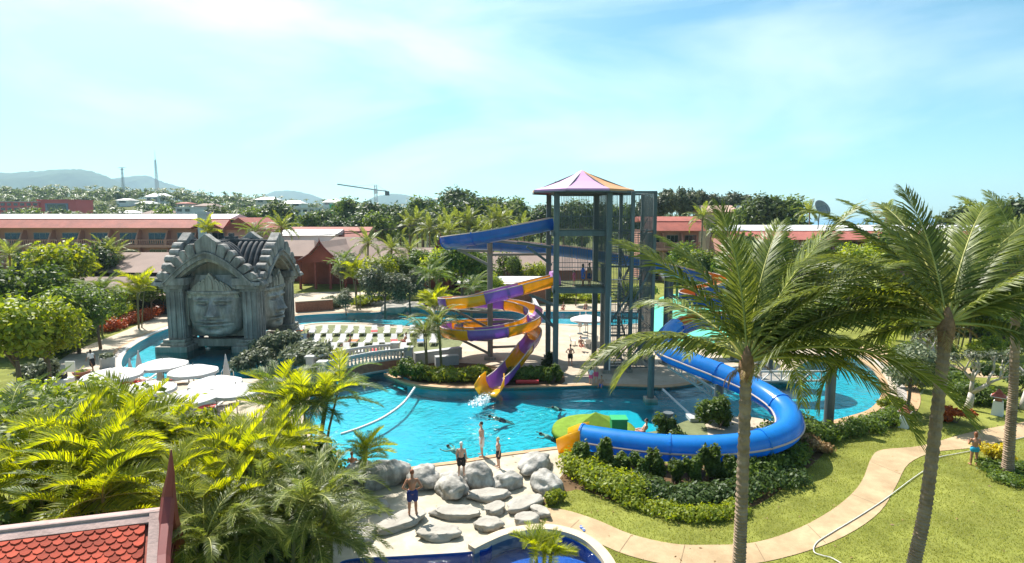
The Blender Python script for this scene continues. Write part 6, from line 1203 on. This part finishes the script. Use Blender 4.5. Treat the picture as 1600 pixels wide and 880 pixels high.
def person(label, loc, heading, pose='stand', h=1.75, skin='tan', hair='dark', bottom='black', top=None, vox=.02, skirt=False, group=None, blen=.55):
    """heading: direction faced (degrees, 0 = right, 90 = away). Body is one continuous skin; hair and clothes are its children"""
    s = h/1.75; t = thing('person', label, 'person', loc, group, local=True, rz=R(heading-90)); mb = MB()
    # local: facing +Y, x to the right
    hip = {'sit': .14, 'swim': -.66}.get(pose, .92); J = {}
    lean = {'sit': -.05, 'walk': .04}.get(pose, 0.0)
    pel = Vector((0,0,hip)); chest = Vector((0,.02+lean*3,hip+.36)); neck = Vector((0,.01+lean*4,hip+.56)); head = Vector((0,.035+lean*4,hip+.735))
    limb(mb, [pel+Vector((0,0,-.02)), pel+Vector((0,.01,.16)), chest], [.135,.125,.15]); ell(mb, chest+Vector((0,0,.03)), (.185,.115,.17)); ell(mb, pel, (.165,.125,.12)); limb(mb, [chest+Vector((0,0,.12)), neck, head], [.08,.055,.06])
    ell(mb, head+Vector((0,0,.03)), (.078,.098,.118)); ell(mb, head+Vector((0,.10,.005)), (.014,.022,.022)); ell(mb, head+Vector((0,.07,-.055)), (.045,.04,.035))
    for sx in (-1,1): ell(mb, head+Vector((sx*.078,.0,.01)), (.012,.022,.03)); ell(mb, head+Vector((sx*.03,.088,.035)), (.013,.01,.009))
    legs = []
    for sx in (-1,1):
        hp = pel+Vector((sx*.09,0,-.03))
        if pose == 'sit': kn = hp+Vector((sx*.06,.40,.16)); an = hp+Vector((sx*.05,.62,-.06)); an.z = .06; toe = an+Vector((0,.16,-.01))
        elif pose == 'walk': kn = hp+Vector((0,.16*sx,-.42)); an = Vector((sx*.08,.22*sx-.04,.09)); toe = an+Vector((0,.16,-.05))
        elif pose == 'swim': kn = hp+Vector((sx*.08,-.03,-.40)); an = hp+Vector((sx*.1,-.06,-.78)); toe = an+Vector((0,-.02,-.14))
        else: kn = hp+Vector((sx*.03,.02,-.42)); an = Vector((sx*.13,-.01,.08)); toe = an+Vector((sx*.03,.17,-.045))
        limb(mb, [hp, kn], [.098,.062]); limb(mb, [kn, kn.lerp(an,.35), an], [.062,.063,.038]); limb(mb, [an+Vector((0,-.03,-.03)), toe], [.042,.032]); legs.append((hp,kn,an))
        sh = chest+Vector((sx*.19,0,.12))
        if pose in ('stand','sit') and sx in HIPS.get(label, (0,)): el = sh+Vector((sx*.17,-.13,-.25)); wr = pel+Vector((sx*.17,-.03,.09)); hd = Vector((-sx*.4,.75,-.35))
        elif pose == 'sit': el = sh+Vector((sx*.08,.1,-.27)); wr = el+Vector((-sx*.02,.24,-.05)); hd = Vector((0,1,-.1))
        elif pose == 'hold': el = sh+Vector((sx*.06,.06,-.28)); wr = el+Vector((-sx*.06,.22,.08)); hd = Vector((-sx*.3,.9,.3))
        elif pose == 'walk': el = sh+Vector((sx*.06,-.10*sx,-.28)); wr = el+Vector((0,.10-.1*sx,-.22)); hd = Vector((0,.3,-1))
        elif pose == 'swim': el = sh+Vector((sx*.2,.06,.14)); wr = el+Vector((sx*.06,.06,.23)); hd = Vector((0,.2,1))
        else: el = sh+Vector((sx*.06,-.03,-.29)); wr = el+Vector((-sx*.01,.06,-.25)); hd = Vector((0,.15,-1))
        limb(mb, [sh, el], [.052,.04]); limb(mb, [el, wr], [.041,.026]); hd.normalize(); ax = hd.cross(Vector((sx,0,0))); ax = ax.normalized() if ax.length > .1 else Vector((0,1,0))
        pc = wr+hd*.05; ell(mb, pc, (.034,.034,.04)); limb(mb, [wr, wr+hd*.085], [.028,.034])
        for k in range(4): f0 = wr+hd*.08+ax*(k-1.5)*.02; ln = (.06,.072,.068,.052)[k]; limb(mb, [f0, f0+hd*ln*.55-Vector((sx*.006,0,0)), f0+hd*ln-Vector((sx*.02,0,.004))], [.0115,.011,.0095], 6)
        limb(mb, [wr+hd*.03, wr+hd*.06+ax*.045, wr+hd*.09+ax*.05], [.015,.0125,.0105], 6)
    if skin == 'fair' and top in ('teal','pink'): 
        for sx in (-1,1): ell(mb, chest+Vector((sx*.08,.1,.03)), (.075,.07,.075))
    def child(mb_, nm, m):
        o = link(nm, mb_.mesh(nm, m, True), t); md = o.modifiers.new('skin','REMESH'); md.mode = 'VOXEL'; md.voxel_size = vox; md.use_smooth_shade = True
        sm = o.modifiers.new('soft','SMOOTH'); sm.factor = .5; sm.iterations = 3; return o
    child(mb, 'body', SKIN[skin])
    hb = MB(); ell(hb, head+Vector((0,-.018,.06)), (.087,.100,.105)); 
    if hair in ('dark','red') and (top or skirt): ell(hb, head+Vector((0,-.06,-.02)), (.08,.06,.13))
    child(hb, 'hair', HAIR[hair])
    cb = MB(); ell(cb, pel+Vector((0,0,.02)), (.195,.158,.13)); ell(cb, pel+Vector((0,0,-.1)), (.15,.13,.1))
    if skirt: limb(cb, [pel+Vector((0,0,.05)), pel+Vector((0,0,-.38))], [.17,.21])
    else:
        for hp, kn, an in legs: limb(cb, [hp, hp.lerp(kn, blen)], [.13,.118])
    child(cb, 'shorts' if not skirt else 'skirt', CLO[bottom])
    if top == 'teal':
        tb = MB(); limb(tb, [chest+Vector((-.14,.03,.0)), chest+Vector((.14,.03,.0))], [.06,.06]); ell(tb, chest+Vector((0,-.01,.0)), (.19,.125,.035)); child(tb, 'bikini_top', CLO[top])
    elif top:
        tb = MB(); limb(tb, [pel+Vector((0,0,.05)), chest], [.16,.165]); ell(tb, chest+Vector((0,0,.04)), (.205,.135,.175))
        for sx in (-1,1): limb(tb, [chest+Vector((sx*.17,0,.12)), chest+Vector((sx*.24,-.01,-.06))], [.07,.066])
        child(tb, 'shirt', CLO[top])
    if pose == 'swim': t.rotation_euler = (R(-64),0,R(heading-90))
    t.scale = (s,s,s); return t
HIPS = {}
def who(label, px_, py_, z, heading, hips=(0,), **k):
    HIPS[label] = hips; g_ = G(px_, py_, z); return person(label, tuple(g_), heading, **k)
who('tanned man in navy shorts with hands on hips standing on a flat stone', 645, 804, .28, 100, (-1,1), h=1.8, skin='tan', hair='red', bottom='navy', vox=.013, blen=.62)
who('boy with white cap and black shorts standing on the cracked boulder', 721, 744, .78, 85, (), h=1.5, skin='fair', hair='white', bottom='black', vox=.013, blen=.62)
who('young man in white shorts standing at the pool rim', 753, 712, .05, 190, (), h=1.72, skin='fair', hair='dark', bottom='white', vox=.014, blen=.7)
who('blond boy in black shorts with a hand on his hip', 779, 730, .05, 200, (1,), h=1.45, skin='fair', hair='blond', bottom='black', vox=.013, blen=.6)
who('man in black shorts walking over the deck under the tower', 891, 571, .02, 70, (-1,1), h=1.7, skin='fair', hair='dark', bottom='black', vox=.018)
who('woman in white blouse and dark skirt walking on the left walkway', 145, 579, .02, 150, (), pose='walk', h=1.62, skin='brown', hair='dark', bottom='black', top='white', skirt=True, vox=.018)
who('woman in blue bikini holding a camera on the right lawn', 1521, 727, .0, 75, (), pose='hold', h=1.62, skin='tan', hair='red', bottom='teal', top='teal', vox=.014, blen=.16)
who('woman sitting on the turf at the pool rim', 1005, 680, .03, 165, (), pose='sit', h=1.65, skin='fair', hair='dark', bottom='pink', vox=.016, blen=.3)
who('child in pink shorts and pale top at the deck edge, left one', 923, 600, .05, 60, (), h=1.25, skin='fair', hair='dark', bottom='pink', top='white', vox=.017)
who('child in pink shorts with bare back at the deck edge, right one', 931, 598, .05, 80, (-1,), h=1.4, skin='fair', hair='dark', bottom='pink', vox=.017)
who('boy in blue shorts sitting on the deck edge by the water', 939, 604, .05, 250, (), pose='sit', h=1.35, skin='tan', hair='dark', bottom='blue', vox=.017)
for lb, px_, py_, hd, bt_, sk, h_, tp_ in [('bare-chested person in blue at the tower platform rail',911,443,190,'blue','tan',1.7,'blue'),('bare-chested man in navy shorts on the tower platform',921,443,200,'navy','tan',1.78,None),('small child in pink on the tower platform',897,443,180,'pink','fair',1.25,'pink')]:
    q_ = P(px_, py_, 45.2); HIPS[lb] = (); person(lb, (q_.x, 45.2, Z1+.03), hd, 'stand', h_, sk, 'dark', bt_, tp_, .018)
def swimmer(label, px_, py_, heading, skin='fair', hair='dark'):
    g_ = G(px_, py_, -.1); HIPS[label] = (); person(label, (g_.x, g_.y, -.13-.0), heading, 'swim', 1.7, skin, hair, 'black', None, .018)
for lb, px_, py_, hd in [('swimmer in the middle of the front pool below the slide',768,650,200),('dark haired swimmer right of the slide splash',865,636,240),('swimmer with arms spread near the turf mound',848,678,180),('swimmer close to the boulders in the front pool',703,698,150),('swimmer in the back lagoon behind the spiral',735,497,180),('swimmer in the temple pool before the terrace',268,568,200),('swimmer in the lagoon beyond the loungers',555,500,180)]: swimmer(lb, px_, py_, hd)
who('bather with red shoulders sitting behind the left boulder', 552, 733, .03, 90, (), pose='sit', h=1.6, skin='tan', hair='red', bottom='red', vox=.018, blen=.3)
for lb, px_, py_, hd, bt_, sk in [('sunbather sitting on a terrace lounger, left one',194,603,60,'red','tan'),('sunbather sitting on a terrace lounger, right one',207,600,60,'red','fair'),('guest sitting at the right temple steps in dark clothes',480,532,250,'black','tan'),('sunbather sitting in the middle lounger row, left',545,540,200,'pink','tan'),('sunbather sitting in the middle lounger row, right',632,536,200,'red','tan'),('sunbather on the back lagoon rim, left one',880,484,250,'red','tan'),('sunbather on the back lagoon rim, right one',915,483,250,'navy','tan'),('guest sitting at the table behind the tower',908,542,280,'red','fair')]:
    who(lb, px_, py_, .42 if 'lounger' in lb else .4 if 'table' in lb else .05, hd, (), pose='sit', h=1.68, skin=sk, hair='dark', bottom=bt_, vox=.02, blen=.4)
q_ = Vector((TX0+2.3, TY0+1.9, .1)); HIPS['guest sitting inside the temple bar'] = (); person('guest leaning at the temple pool bar', tuple(q_), 270, 'stand', 1.7, 'tan', 'dark', 'navy', None, .02)
g_ = G(1524,727); cm = thing('camera', 'small black camera held by the woman in the blue bikini', 'camera', (g_.x+.1,g_.y+.34,1.16), local=True); MB().box(-.07,.07,-.04,.04,-.05,.05).build('camera_body', M_dark, cm); MB().tube([(0,.04,0),(0,.12,0)], .035, 10).build('lens', M_dark, cm)

# ================================================================ AIR
hz = bpy.data.materials.new('haze_air'); hz.use_nodes = True; t_ = hz.node_tree; t_.nodes.clear(); vo_ = t_.nodes.new('ShaderNodeVolumePrincipled'); ou = t_.nodes.new('ShaderNodeOutputMaterial')
vo_.inputs['Color'].default_value = (.58,.82,1.0,1); vo_.inputs['Density'].default_value = 0.00013; vo_.inputs['Anisotropy'].default_value = .2
t_.links.new(vo_.outputs[0], ou.inputs['Volume'])
hb = MB().box(-7000,7000,-80,7500,-40,420).build('haze', hz); tag(hb, 'pale blue haze over the distant hills', 'haze', kind='stuff')
